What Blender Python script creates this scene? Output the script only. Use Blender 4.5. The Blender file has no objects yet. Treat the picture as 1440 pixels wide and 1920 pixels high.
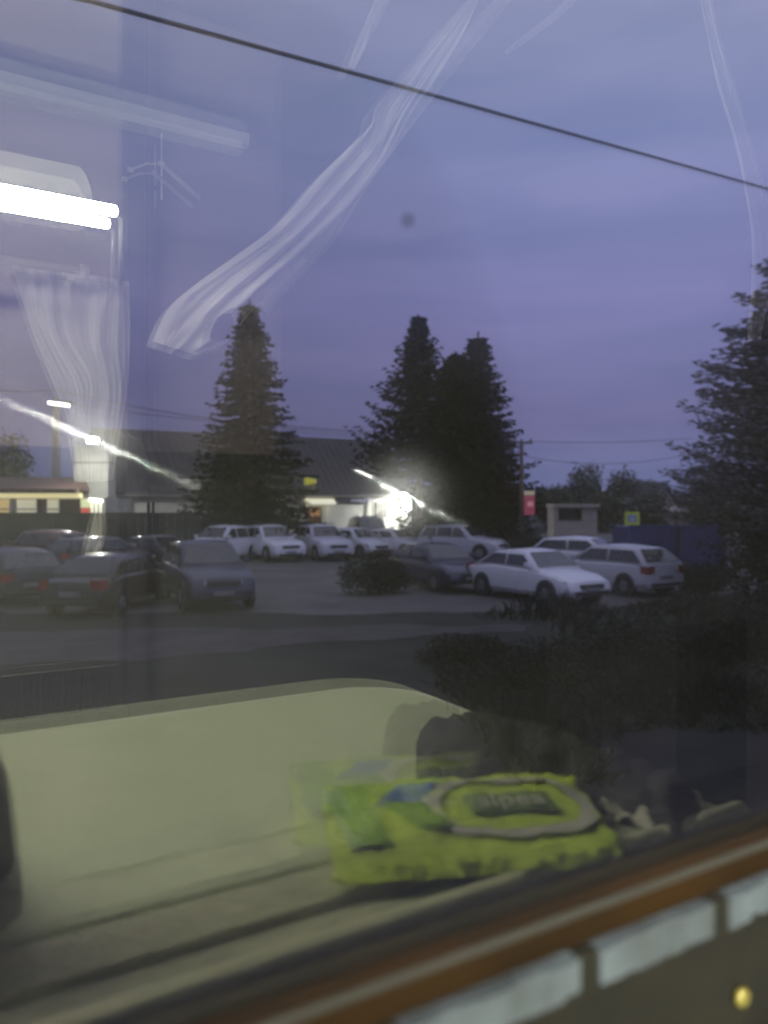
import bpy, bmesh, math, random
from mathutils import Vector, Matrix, noise
random.seed(7)
R = math.radians
scene = bpy.context.scene
COL = scene.collection
F = 1443.0; HZ = 945.0; EYE = 2.75; YAW = R(30.5); C30, S30 = math.cos(YAW), math.sin(YAW)
GLASS = 0.215                      # distance of the inner pane from the lens

# ---------------- camera ----------------
cd = bpy.data.cameras.new('camera'); cam = bpy.data.objects.new('camera', cd); COL.objects.link(cam)
cam.location = (0, 0, EYE); cam.rotation_euler = (R(90), 0, -YAW)
cd.sensor_fit = 'VERTICAL'; cd.sensor_height = 36; cd.lens = F / 1920 * 36
cd.shift_y = -15 / 1920; cd.clip_start = 0.01; cd.clip_end = 6000
cd.dof.use_dof = True; cd.dof.focus_distance = 1.35; cd.dof.aperture_fstop = 4.6
scene.camera = cam
# ---------------- world: dusk sky with thin cloud ----------------
w = bpy.data.worlds.new('World'); scene.world = w; w.use_nodes = True
nt = w.node_tree; N = nt.nodes; L = nt.links; N.clear()
def nn(t, **k):
    n = N.new(t)
    for a, b in k.items(): setattr(n, a, b)
    return n
tc = nn('ShaderNodeTexCoord'); sep = nn('ShaderNodeSeparateXYZ'); L.new(tc.outputs['Generated'], sep.inputs[0])
ramp = nn('ShaderNodeValToRGB'); L.new(sep.outputs['Z'], ramp.inputs[0])
E = ramp.color_ramp.elements
E[0].position = 0.0; E[0].color = (.112, .128, .262, 1)
E[1].position = 1.0; E[1].color = (.42, .42, .62, 1)
for p, c in ((.10, (.114, .112, .245, 1)), (.24, (.148, .150, .330, 1)), (.42, (.165, .190, .370, 1)), (.62, (.23, .25, .40, 1))):
    e = E.new(p); e.color = c
mp = nn('ShaderNodeMapping'); mp.inputs['Scale'].default_value = (1.6, 1.6, 9.0); L.new(tc.outputs['Generated'], mp.inputs[0])
cn = nn('ShaderNodeTexNoise'); cn.inputs['Scale'].default_value = 1.9; cn.inputs['Detail'].default_value = 5; cn.inputs['Distortion'].default_value = .5
L.new(mp.outputs[0], cn.inputs[0])
cr = nn('ShaderNodeValToRGB'); L.new(cn.outputs[0], cr.inputs[0])
cr.color_ramp.elements[0].position = .36; cr.color_ramp.elements[0].color = (.89, .92, .94, 1)
cr.color_ramp.elements[1].position = .70; cr.color_ramp.elements[1].color = (1.16, 1.11, 1.08, 1)
mul = nn('ShaderNodeMixRGB', blend_type='MULTIPLY'); mul.inputs[0].default_value = 1
L.new(ramp.outputs[0], mul.inputs[1]); L.new(cr.outputs[0], mul.inputs[2])
sky = nn('ShaderNodeTexSky', sky_type='NISHITA', sun_disc=False); sky.sun_elevation = R(-3.5); sky.sun_rotation = R(200)
b1 = nn('ShaderNodeBackground'); b1.inputs[1].default_value = .05; L.new(sky.outputs[0], b1.inputs[0])
b2 = nn('ShaderNodeBackground'); b2.inputs[1].default_value = 1.42; dp = nn('ShaderNodeVectorMath', operation='DOT_PRODUCT'); dp.inputs[1].default_value = (C30, -S30, 0); L.new(tc.outputs['Generated'], dp.inputs[0])
mrg = nn('ShaderNodeMapRange'); mrg.inputs['From Min'].default_value = -.5; mrg.inputs['From Max'].default_value = .5; mrg.inputs['To Min'].default_value = .68; mrg.inputs['To Max'].default_value = 1.25; L.new(dp.outputs['Value'], mrg.inputs['Value'])
mu2 = nn('ShaderNodeVectorMath', operation='SCALE'); L.new(mul.outputs[0], mu2.inputs[0]); L.new(mrg.outputs[0], mu2.inputs['Scale']); L.new(mu2.outputs[0], b2.inputs[0])
ad = nn('ShaderNodeAddShader'); L.new(b1.outputs[0], ad.inputs[0]); L.new(b2.outputs[0], ad.inputs[1])
wo = nn('ShaderNodeOutputWorld'); L.new(ad.outputs[0], wo.inputs[0])
# after-glow of the sun below the horizon, very weak
sd = bpy.data.lights.new('sun', 'SUN'); sd.energy = .03; sd.angle = R(25); sd.color = (1, .86, .8)
so = bpy.data.objects.new('sun', sd); COL.objects.link(so); so.rotation_euler = (R(60), 0, R(-20))
vs = scene.view_settings; vs.view_transform = 'Standard'; vs.look = 'None'; vs.exposure = 0; vs.gamma = 1
cy = scene.cycles; cy.max_bounces = 10; cy.transparent_max_bounces = 24; cy.glossy_bounces = 5; cy.diffuse_bounces = 3
cy.caustics_reflective = False; cy.caustics_refractive = False; cy.sample_clamp_indirect = 6
cy.use_denoising = True

# ---------------- helpers ----------------
def W(r, f, z): return Vector((r * C30 + f * S30, -r * S30 + f * C30, z))     # camera right / forward -> world
def P(px, py, f): return W((px - 720) / F * f, f, EYE + (HZ - py) / F * f)
def G(px, py):                                                             # ground point seen at a pixel
    f = F * EYE / (py - HZ); return W((px - 720) / F * f, f, 0)
def ray(px, py):
    x = (px - 720) / F; return Vector((x * C30 + S30, C30 - x * S30, (HZ - py) / F))
def M_at(px, py, Y):      # a point inside the carriage whose mirror image in the pane lies at (px,py), Y metres out
    d = ray(px, py); t = Y / d.y; return Vector((d.x * t, 2 * GLASS - Y, EYE + d.z * t))
def M_z(px, py, z):       # same, on the level z
    d = ray(px, py); t = (z - EYE) / d.z; return Vector((d.x * t, 2 * GLASS - d.y * t, z))

def mat(name, col, rough=.7, metal=0, em=None, es=0, var=.15, scale=8, bump=0, coat=0, spec=.5, c2=None, detail=5, bs=None):
    m = bpy.data.materials.new(name); m.use_nodes = True; t = m.node_tree; b = t.nodes['Principled BSDF']
    b.inputs['Roughness'].default_value = rough; b.inputs['Metallic'].default_value = metal
    b.inputs['Coat Weight'].default_value = coat; b.inputs['Specular IOR Level'].default_value = spec
    co = t.nodes.new('ShaderNodeTexCoord'); n = t.nodes.new('ShaderNodeTexNoise'); n.inputs['Scale'].default_value = scale; n.inputs['Detail'].default_value = detail
    t.links.new(co.outputs['Object'], n.inputs[0])
    rp = t.nodes.new('ShaderNodeValToRGB'); t.links.new(n.outputs[0], rp.inputs[0])
    a = [c * (1 - var) for c in col]; z = list(c2) if c2 else [min(1, c * (1 + var)) for c in col]
    rp.color_ramp.elements[0].position = .3; rp.color_ramp.elements[0].color = (*a, 1)
    rp.color_ramp.elements[1].position = .7; rp.color_ramp.elements[1].color = (*z, 1)
    t.links.new(rp.outputs[0], b.inputs['Base Color'])
    if bump:
        bp = t.nodes.new('ShaderNodeBump'); bp.inputs['Strength'].default_value = bump; bp.inputs['Distance'].default_value = .02
        if bs:
            n2 = t.nodes.new('ShaderNodeTexNoise'); n2.inputs['Scale'].default_value = bs; t.links.new(co.outputs['Object'], n2.inputs[0]); t.links.new(n2.outputs[0], bp.inputs['Height'])
        else: t.links.new(n.outputs[0], bp.inputs['Height'])
        t.links.new(bp.outputs[0], b.inputs['Normal'])
    if em: b.inputs['Emission Color'].default_value = (*em, 1); b.inputs['Emission Strength'].default_value = es
    return m

def mesh_obj(name, verts, faces, m, parent=None, smooth=False, loc=None):
    me = bpy.data.meshes.new(name); me.from_pydata([tuple(v) for v in verts], [], faces); me.update()
    o = bpy.data.objects.new(name, me); COL.objects.link(o)
    if m: me.materials.append(m)
    if smooth: me.polygons.foreach_set('use_smooth', [True] * len(me.polygons))
    if parent: o.parent = parent
    if loc is not None: o.location = loc
    return o
def tag(o, label, cat, group=None, kind=None):
    o['label'] = label; o['category'] = cat
    if group: o['group'] = group
    if kind: o['kind'] = kind
    return o
def struct(o, kind='structure'): o['kind'] = kind; return o
def thing(name, label, cat, loc=(0, 0, 0), rz=0, group=None):
    o = bpy.data.objects.new(name, None); COL.objects.link(o); o.empty_display_size = .2
    o.location = loc; o.rotation_euler = (0, 0, rz); return tag(o, label, cat, group)
class MB:
    def __init__(s): s.v = []; s.f = []
    def add(s, vs, fs):
        n = len(s.v); s.v += [Vector(v) for v in vs]; s.f += [tuple(i + n for i in f) for f in fs]; return s
    def box(s, a, b):
        x0, y0, z0 = a; x1, y1, z1 = b
        return s.add([(x0,y0,z0),(x1,y0,z0),(x1,y1,z0),(x0,y1,z0),(x0,y0,z1),(x1,y0,z1),(x1,y1,z1),(x0,y1,z1)],
                     [(0,3,2,1),(4,5,6,7),(0,1,5,4),(1,2,6,5),(2,3,7,6),(3,0,4,7)])
    def tube(s, pts, rad, n=8, cap=True):
        pts = [Vector(p) for p in pts]; rad = rad if isinstance(rad, (list, tuple)) else [rad] * len(pts)
        vs = []; fs = []
        for i, p in enumerate(pts):
            d = (pts[min(i + 1, len(pts) - 1)] - pts[max(i - 1, 0)]).normalized()
            u = d.cross(Vector((0, 0, 1)) if abs(d.z) < .9 else Vector((1, 0, 0))).normalized(); q = d.cross(u)
            for k in range(n):
                a = 2 * math.pi * k / n; vs.append(p + (u * math.cos(a) + q * math.sin(a)) * rad[i])
        for i in range(len(pts) - 1):
            for k in range(n):
                k2 = (k + 1) % n; fs.append((i * n + k, i * n + k2, (i + 1) * n + k2, (i + 1) * n + k))
        if cap: fs.append(tuple(range(n - 1, -1, -1))); fs.append(tuple((len(pts) - 1) * n + k for k in range(n)))
        return s.add(vs, fs)
    def slab(s, outline, z0, z1):       # vertical prism from a plan outline
        n = len(outline); vs = [(x, y, z0) for x, y in outline] + [(x, y, z1) for x, y in outline]
        return s.add(vs, [tuple(range(n - 1, -1, -1)), tuple(range(n, 2 * n))] + [(i, (i + 1) % n, n + (i + 1) % n, n + i) for i in range(n)])
    def obj(s, name, m, parent=None, smooth=False, bevel=0, loc=None):
        o = mesh_obj(name, s.v, s.f, m, parent, smooth, loc)
        bm = bmesh.new(); bm.from_mesh(o.data); bmesh.ops.recalc_face_normals(bm, faces=bm.faces)
        bm.to_mesh(o.data); bm.free()
        if bevel:
            b = o.modifiers.new('bevel', 'BEVEL'); b.width = bevel; b.segments = 2; b.limit_method = 'ANGLE'
        return o

# ---------------- outdoor materials ----------------
asphalt = mat('asphalt', (.095, .092, .090), .8, var=.35, scale=.45, bump=.15, bs=30)
grassm = mat('grass_ground', (.019, .021, .013), .95, var=.5, scale=.5, bump=.4, bs=6)
pathm = mat('gravel_track', (.052, .048, .048), .9, var=.3, scale=1.2, bump=.4, bs=18)
whitewall = mat('white_render', (.70, .69, .62), .85, var=.14, scale=.9, bump=.1, bs=12)
greywall = mat('grey_render', (.33, .33, .31), .85, var=.2, scale=.7)
roofm = mat('dark_roof_sheet', (.032, .030, .030), .55, var=.25, scale=.8)
redroof = mat('red_brown_roof', (.085, .045, .04), .6, var=.25, scale=2)
darkmetal = mat('dark_metal', (.05, .05, .055), .4, .6)
glassdark = mat('dark_glass', (.02, .022, .028), .08, spec=.8)
woodm = mat('weathered_wood', (.16, .12, .09), .8, var=.3, scale=4)
concrete = mat('concrete', (.26, .25, .24), .85, var=.2, scale=3)
bark = mat('bark', (.07, .05, .04), .9, var=.3, scale=6)
spruce_m = mat('spruce_needles', (.012, .015, .011), .9, var=.5, scale=1.4, c2=(.022, .026, .018), spec=.1)
leaf_m = mat('leaves', (.045, .06, .028), .75, var=.5, scale=1.1, c2=(.085, .10, .045))
larch_m = mat('larch_needles', (.12, .12, .115), .8, var=.4, scale=.8, c2=(.22, .215, .22))
weed_m = mat('weed_leaves', (.010, .013, .006), .85, var=.5, scale=1.6, c2=(.018, .022, .009))
hedge_m = mat('hedge_leaves', (.022, .028, .018), .8, var=.5, scale=1.6, c2=(.04, .048, .028), spec=.2)
fencem = mat('green_fence', (.028, .045, .035), .6, var=.2, scale=2)
def emit(name, col, s): return mat(name, [min(1, c) for c in col], .5, em=col, es=s, var=.02)

# ---------------- ground ----------------
def sheet(name, pts, z, m):
    q = []
    for i in range(len(pts)):
        a, b = Vector((pts[i][0], pts[i][1], 0)), Vector((pts[(i + 1) % len(pts)][0], pts[(i + 1) % len(pts)][1], 0)); k_ = max(1, min(160, int((b - a).length / .25)))
        for k in range(k_):
            c = a.lerp(b, k / k_); c += Vector((noise.noise(c * .6), noise.noise(c * .6 + Vector((9, 0, 0))), 0)) * .5 + Vector((noise.noise(c * 3), noise.noise(c * 3 + Vector((9, 0, 0))), 0)) * .12; q.append(c)
    pts = q
    return struct(mesh_obj(name, [(p[0], p[1], z) for p in pts], [tuple(range(len(pts)))], m))
gr = struct(mesh_obj('ground', [(-2500, -600, 0), (2500, -600, 0), (2500, 4000, 0), (-2500, 4000, 0)], [(0, 1, 2, 3)], grassm))
sheet('car_park', [G(-500, 1150), G(760, 1150), G(1100, 1142), G(1330, 1120), G(1600, 1080), G(1500, 1022), G(700, 1020), G(-600, 1020)], .008, asphalt)
tr = [G(-200, 1255), G(250, 1240), G(620, 1205), G(1000, 1185), G(1000, 1172), G(500, 1176), G(150, 1180), G(-200, 1195)]
sheet('gravel_path', tr, .012, pathm)
mk = MB()                                                          # sandy patches
sheet('road', [G(880, 1001), G(1500, 1001), G(1500, 1013), G(880, 1013)], .014, asphalt)

# railway bed below the train; near-black slope added to mask lamp-lit ground
bed = MB(); bed.slab([(-80, -4), (80, -4), (80, 1.9), (-80, 1.9)], 0, .28); bed.add([(-80, 1.9, .2), (80, 1.9, .2), (80, 6.6, .01), (-80, 6.6, .01)], [(0, 1, 2, 3)]); struct(bed.obj('railway_bed', mat('ballast', (.012, .012, .011), .95, var=.5, scale=9, bump=.5), bevel=.05))

# ---------------- vegetation builders ----------------
def quads(out, c, size, up=None, rnd=random):
    a = Vector((rnd.gauss(0, 1), rnd.gauss(0, 1), rnd.gauss(0, 1))).normalized()
    if up: a = (a + up).normalized()
    b = a.cross(Vector((rnd.gauss(0, 1), rnd.gauss(0, 1), rnd.gauss(0, 1)))).normalized()
    n = len(out.v); a *= size * rnd.uniform(.7, 1.3); b *= size * rnd.uniform(.25, .5)
    out.v += [c - a * .5, c + b * .5, c + a * .5, c - b * .5]; out.f.append((n, n + 1, n + 2, n + 3))

def spruce(label, base, h, r, upturn=.28, z0=.05, group='tall spruces by the car park', dens=1.0, seed=1, power=.85, m=None, name='spruce_tree', gap=1.0):
    rnd = random.Random(seed); t = thing(name, label, 'tree', base, 0, group)
    mb = MB(); z = h * z0; ph = 0
    step = .36 * gap * (h / 12)
    while z < h * .985:
        fr = 1 - z / h; Rr = r * (fr ** power) * rnd.uniform(.82, 1.1) + .12
        nb = max(5, int((6 + 7 * fr) * dens)); ph += rnd.random()
        for k in range(nb):
            a = 2 * math.pi * (k + rnd.uniform(-.35, .35)) / nb + ph
            ln = Rr * rnd.uniform(.72, 1.14); dr = rnd.uniform(.32, .55)
            zz = z + rnd.uniform(-.07, .07)
            dx, dy = math.cos(a), math.sin(a); steps = max(4, int(ln / .2))
            for s_ in range(1, steps + 1):
                s = s_ / steps
                q = Vector((dx * ln * s, dy * ln * s, zz - dr * ln * s + upturn * ln * s * s * 1.5))
                for _ in range(3 if s < .8 else 2):
                    wd = .30 * (1 - s * .75) * (1 + ln * .16)
                    c = q + Vector((rnd.gauss(0, wd * .6), rnd.gauss(0, wd * .6), rnd.uniform(-.09, .03)))
                    quads(mb, c, .55 * (1 - .5 * s) + .06, Vector((dx * 1.6, dy * 1.6, -.3)), rnd)
        z += step * (.45 + .75 * fr)
    for i in range(10): quads(mb, Vector((rnd.gauss(0, .04), rnd.gauss(0, .04), h * .97 + .04 * i * h / 12)), .3, Vector((0, 0, 2)), rnd)
    mesh_obj('crown', mb.v, mb.f, m or spruce_m, t)
    tk = MB().tube([(0, 0, -.1), (.03, 0, h * .3), (0, .03, h * .65), (0, 0, h * .97)], [h * .018, h * .013, h * .008, .02], 8)
    tk.obj('trunk', bark, t, True)
    return t

def broadleaf(label, base, lobes, n, size, m=None, group=None, name='broadleaf_tree', trunk=True, seed=1, cat='tree', stretch=None):
    rnd = random.Random(seed); t = thing(name, label, cat, base, 0, group); mb = MB()
    vol = [l[3] * l[4] * l[5] for l in lobes]; tot = sum(vol)
    for l, v in zip(lobes, vol):
        off = Vector((rnd.random() * 50, 0, seed))
        for _ in range(int(n * v / tot)):
            d = Vector((rnd.gauss(0, 1), rnd.gauss(0, 1), rnd.gauss(0, 1))).normalized(); rr = rnd.random() ** .45
            k = 1 + .38 * noise.noise(d * 2.2 + off) + .15 * noise.noise(d * 5 + off)
            c = Vector((l[0] + d.x * l[3] * rr * k, l[1] + d.y * l[4] * rr * k, l[2] + d.z * l[5] * rr * k))
            if noise.noise(c * (1.1 if l[5] > .8 else 2.5) + off) < -.22 and rr > .45: continue
            if c.z < .02: continue
            quads(mb, c, size, stretch, rnd)
    mesh_obj('crown' if trunk else 'foliage', mb.v, mb.f, m or leaf_m, t)
    if trunk:
        top = max(l[2] for l in lobes); tb = MB().tube([(0, 0, -.1), (0, .05, top * .5), (.05, 0, top)], [top * .05, top * .035, top * .015])
        for l in lobes[:8]: tb.tube([(0, 0, top * .35), (l[0] * .5, l[1] * .5, (top * .35 + l[2]) / 2 + .1), (l[0], l[1], l[2])], [top * .022, top * .015, .02], 6)
        tb.obj('trunk', bark, t, True)
    else:
        tb = MB()
        for l in lobes[:6]: tb.tube([(l[0] * .3, l[1] * .3, 0), (l[0], l[1], l[2] + l[5] * .4)], [.04, .01], 5)
        tb.obj('stem', bark, t)
    return t

def at(px, f): p = P(px, HZ, f); p.z = 0; return p

# spruces
spruce('tall narrow dark spruce standing alone in front of the long barn', at(468, 41), 13.6, 4.5, .2, seed=3, power=.82, dens=2.2, gap=1.4)
broadleaf('round dark bush crowding the left foot of the lone spruce', at(430, 40), [(0, 0, 2.1, 1.75, 1.3, 2.0), (-1.0, 0, 3.0, .9, .9, 1.3), (1.2, .2, 2.0, 1.1, 1, 1.9), (.3, 0, 3.7, 1.3, 1, 1.2)], 9000, .19, hedge_m, name='bush', seed=5, trunk=False, cat='bush')
spruce('broad spruce with long upturned branches, tallest of the clump by the lit shop corner', at(785, 41), 12.8, 5.6, .42, z0=.36, seed=11, power=.92, gap=1.45, dens=1.9)
spruce('shorter thick spruce in the middle of the clump', at(855, 42.5), 11.1, 3.3, .3, seed=12, power=.6, dens=1.9, z0=.1)
spruce('slim spruce at the right end of the clump beside the wooden pole', at(896, 41.5), 12.0, 3.9, .25, seed=13, power=.74, dens=1.9, gap=1.4)
broadleaf('bushy leafy tree filling the right foot of the spruce clump', at(925, 40.5), [(0, 0, 3, 1.5, 1.6, 2.8), (.2, 0, 5.6, 1.2, 1.1, 1.4), (-1.6, 0, 3.4, 1.5, 1.5, 3)], 14000, .22, hedge_m, seed=6)

# big ragged conifer at the right
tr_ = thing('larch_tree', 'large ragged tree with long feathery branches at the right edge', 'tree', at(1500, 21)); rnd = random.Random(5); mb = MB(); lb = MB()
for i in range(78):
    z = 2.0 + 7.4 * (i / 78) + rnd.uniform(-.1, .1); fr = 1 - (z - 1.2) / 9.4
    for k in range(5):
        a = rnd.uniform(0, 2 * math.pi); ln = (4.3 * fr ** .85 + .2) * rnd.uniform(.55, 1.12); dx, dy = math.cos(a), math.sin(a)
        rise = rnd.uniform(.02, .30)
        tip = Vector((dx * ln, dy * ln, z + rise * ln)); lb.tube([(0, 0, z - .2), (dx * ln * .5, dy * ln * .5, z + rise * ln * .35), tip], [.035, .02, .006], 5)
        for s_ in range(int(ln / .075)):
            s = .25 + .78 * (s_ / (ln / .075)); q = Vector((dx * ln * s, dy * ln * s, z + rise * ln * s * s))
            for _ in range(2):
                c = q + Vector((rnd.gauss(0, .11), rnd.gauss(0, .11), rnd.gauss(-.02, .07)))
                quads(mb, c, .21, Vector((dx, dy, .15)) * 2.2, rnd)
mesh_obj('crown', mb.v, mb.f, larch_m, tr_)
lb.tube([(0, 0, -.1), (.05, 0, 4), (0, 0, 9.6)], [.2, .14, .02]); lb.obj('trunk', bark, tr_, True)
broadleaf('dense dark thicket beneath the ragged tree at the right edge', at(1430, 22), [(0, 0, 1.2, 1.6, 1.2, 1.6), (1.2, 0, 2.2, 1.6, 1.2, 2.2), (-.5, 0, 2.2, 1.0, 1, 1.6)], 11000, .17, hedge_m, name='bush', trunk=False, seed=17, cat='bush')

# far trees
for i, (px, f, h, wd, lab) in enumerate([
    (1098, 88, 8.0, 2.6, 'taller round tree beyond the kiosk with a pale trunk side'),
    (1168, 90, 7.3, 2.3, 'round tree just right of the taller one beyond the kiosk'),
    (1040, 80, 4.8, 2.8, 'low rounded tree between the wooden pole and the kiosk'),
    (1130, 76, 4.3, 3.4, 'low spreading tree right behind the kiosk roof'),
    (1215, 74, 4.2, 2.6, 'low tree in front of the gabled house, on its left'),
    (1330, 70, 5.4, 4.0, 'dark tree mass behind the blue container'),
    (8, 60, 8.9, 2.4, 'rounded tree at the far left above the lit shop roof'),
    (-20, 55, 6.6, 3.2, 'wide dark tree at the left edge behind the lit shop'),
    (45, 62, 5.2, 2.4, 'low dark tree rising behind the middle of the lit shop roof')]):
    broadleaf(lab, at(px, f), [(0, 0, h * .55, wd * .8, wd * .8, h * .38), (wd * .35, 0, h * .72, wd * .5, wd * .5, h * .26), (-wd * .4, .2, h * .6, wd * .55, wd * .5, h * .3), (0, 0, h * .25, wd * .75, wd * .7, h * .26)], 3500, .42, leaf_m, 'distant trees', seed=20 + i)
# forest line far off
mb = MB(); rnd = random.Random(9)
for i in range(1500):
    px = rnd.uniform(-900, 2400); f = rnd.uniform(290, 360); h = rnd.uniform(7.5, 10.5) * (1 + .15 * math.sin(px * .013)); b = at(px, f)
    for k in range(5):
        zb = h * k / 5.5; rr = 2.6 * (1 - k / 5.5); n = len(mb.v); a0 = rnd.random()
        for q in range(5): mb.v.append(b + Vector((rr * math.cos(a0 + q * 1.257), rr * math.sin(a0 + q * 1.257), zb)))
        mb.v.append(b + Vector((0, 0, zb + h * .3)))
        for q in range(5): mb.f.append((n + q, n + (q + 1) % 5, n + 5))
fo = mesh_obj('forest', mb.v, mb.f, spruce_m); tag(fo, 'far dark line of forest along the horizon', 'forest', kind='stuff')

# shrubs by the car park
SH = [(700, 23.5, 1.15, 1.15, 'dark round shrub between the parked cars, standing at the middle of the tarmac edge'),
      (985, 36, 1.6, 1.05, 'round dark clipped bush at the foot of the wooden pole'),
      (1290, 24, .9, 1.6, 'low dark bush in front of the blue container')]
for i, (px, f, h, wd, lab) in enumerate(SH):
    broadleaf(lab, at(px, f), [(0, 0, h * .5, wd, wd * .8, h * .55), (wd * .5, 0, h * .4, wd * .6, wd * .6, h * .45)], 6500, .12, hedge_m, name='bush', trunk=False, seed=40 + i, cat='bush')
# rank weeds on the bank between track and car park
mb = MB(); rnd = random.Random(4)
for i in range(26000):
    px = rnd.uniform(-300, 1900); t_ = rnd.random()
    py = 1128 + (1560 - 1128) * t_ ** 1.3
    p = G(px, py)
    if px < 1050 and 1165 < py < 1255: continue
    if px < 900 and py < 1172: continue
    if py > 1245 + max(0, min(1, (px - 790) / 200)) * 240: continue
    den = noise.noise(p * .35)
    if den < -.1: continue
    hh = (.12 + .5 * max(0, den)) * (1.5 if px > 820 else .8)
    p += Vector((rnd.gauss(0, .1), rnd.gauss(0, .1), 0)); n = len(mb.v); a = rnd.uniform(0, 6.28); wv = Vector((math.cos(a), math.sin(a), 0)) * rnd.uniform(.012, .03)
    ln = Vector((rnd.gauss(0, .12), rnd.gauss(0, .12), hh * rnd.uniform(.6, 1.3)))
    mb.v += [p - wv, p + wv, p + ln * .6 + wv * .7, p + ln + Vector((ln.x, ln.y, 0)) * .4]; mb.f.append((n, n + 1, n + 2, n + 3))
gm = mesh_obj('grass', mb.v, mb.f, weed_m); tag(gm, 'rough dark grass and weeds on the bank below the train', 'grass', kind='stuff')
for i, (px, py, h, wd, lab) in enumerate([(1010, 1290, .75, .9, 'low scrubby shrub on the bank, right of the rounded table corner'), (1180, 1240, .9, 1.1, 'scrubby shrub on the bank below the white hatchback'),
        (1380, 1230, 1.1, 1.2, 'large scrubby shrub on the bank at the right edge'), (870, 1240, .5, .8, 'small low shrub on the bank below the pale sedan')]):
    broadleaf(lab, G(px, py), [(0, 0, h * .45, wd, wd * .8, h * .5), (wd * .6, 0, h * .35, wd * .6, wd * .5, h * .4), (-wd * .6, .1, h * .3, wd * .5, wd * .5, h * .35)], 4500, .085, weed_m, 'shrubs on the bank', name='shrub', trunk=False, seed=60 + i, cat='shrub')

# ---------------- long barn ----------------
A = (-16.06, 45.0); B = (1.95, 55.0); ux, uy = .8743, .4854; DEP = 9.0; LEN = 20.6
barn = thing('barn', 'long low white-walled barn shop with a huge dark roof and floodlit right corner', 'building', W(A[0], A[1], 0))
barn.rotation_euler = (0, 0, math.atan2(uy, ux) - YAW)       # local x along the facade, local y away
EV = 3.38; RG = 7.45
b = MB(); b.slab([(0, 0), (LEN, 0), (LEN, DEP), (0, DEP)], 0, EV); 
b.add([(0, 0, EV), (0, DEP, EV), (0, DEP / 2, RG - .12)], [(0, 1, 2)]); b.add([(LEN, 0, EV), (LEN, DEP, EV), (LEN, DEP / 2, RG - .12)], [(0, 1, 2)])
b.obj('wall', whitewall, barn)
rf = MB()
for s in (0, 1):
    y0, y1 = (-.45, DEP / 2) if s == 0 else (DEP + .45, DEP / 2)
    z0 = EV - .12
    rf.add([(-.35, y0, z0), (LEN + .35, y0, z0), (LEN + .35, y1, RG), (-.35, y1, RG), (-.35, y0, z0 + .14), (LEN + .35, y0, z0 + .14), (LEN + .35, y1, RG + .14), (-.35, y1, RG + .14)],
           [(0, 1, 2, 3), (4, 5, 6, 7), (0, 1, 5, 4), (1, 2, 6, 5), (2, 3, 7, 6), (3, 0, 4, 7)])
    for k in range(42):                                  # standing seams of the roof sheet
        x = -.3 + k * .505; dn = (RG - z0) / (y1 - y0)
        rf.add([(x, y0, z0 + .15), (x + .04, y0, z0 + .15), (x + .04, y1, RG + .15), (x, y1, RG + .15), (x, y0, z0 + .19), (x + .04, y0, z0 + .19), (x + .04, y1, RG + .19), (x, y1, RG + .19)], [(4, 5, 6, 7), (0, 1, 5, 4), (1, 2, 6, 5), (3, 0, 4, 7)])
rf.obj('roof', roofm, barn)
MB().box((-.3, -.60, EV - .16), (LEN + .3, -.46, EV - .04)).obj('gutter', concrete, barn)
def bx(px):          # facade coordinate that is seen at a pixel column
    k = (px - 720) / F
    return (k * A[1] - A[0]) / (ux - k * uy)
def window(px0, px1, z0, z1, m, bars=4, parent=barn, y=0, nm='window'):
    x0, x1 = bx(px0), bx(px1)
    fr = MB()
    for (a, c) in (((x0 - .08, y - .06, z0 - .08), (x0, y - .004, z1 + .08)), ((x1, y - .06, z0 - .08), (x1 + .08, y - .004, z1 + .08)), ((x0, y - .06, z1), (x1, y - .004, z1 + .08)), ((x0, y - .09, z0 - .08), (x1, y - .004, z0))): fr.box(a, c)
    wi = fr.obj(nm, whitewall, parent)
    MB().box((x0, y - .03, z0), (x1, y - .006, z1)).obj('pane', m, wi)
    if bars:
        g = MB()
        for i in range(1, bars + 1):
            x = x0 + (x1 - x0) * i / (bars + 1); g.box((x - .035, y - .075, z0), (x + .035, y - .045, z1))
        g.obj('bars', whitewall, wi)
    return wi
window(702, 724, 1.75, 2.9, glassdark, 3)
window(560, 572, 2.1, 2.85, glassdark, 1)
window(275, 290, 2.2, 2.9, glassdark, 1)
window(400, 420, 2.1, 2.9, glassdark, 1)
# entrance: door, glowing fascia, canopy
x0, x1 = bx(578), bx(602)
warm = emit('warm_interior', (.75, .36, .16), .10)
dr_ = MB().box((x0, -.05, 0.05), (x1, -.004, 2.55)).obj('door', mat('door_brown', (.16, .07, .035), .5), barn)
MB().box((x0 + .1, -.07, 1.9), (x1 - .1, -.052, 2.4)).obj('door_light', warm, dr_)
MB().box((x0 + .1, -.09, 1.0), (x0 + .16, -.052, 1.3)).obj('handle', darkmetal, dr_)
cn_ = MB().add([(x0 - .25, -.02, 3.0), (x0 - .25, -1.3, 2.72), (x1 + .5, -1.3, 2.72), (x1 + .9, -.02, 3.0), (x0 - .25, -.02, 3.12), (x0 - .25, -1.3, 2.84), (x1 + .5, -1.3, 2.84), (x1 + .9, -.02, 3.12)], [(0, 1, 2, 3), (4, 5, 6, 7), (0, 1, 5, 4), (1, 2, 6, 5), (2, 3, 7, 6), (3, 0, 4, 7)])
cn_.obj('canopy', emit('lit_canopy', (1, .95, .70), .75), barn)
MB().box((bx(628), -.18, 2.80), (bx(686), -.02, 3.2)).obj('sign_board', mat('sign_navy', (.035, .035, .07), .5), barn)
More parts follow.
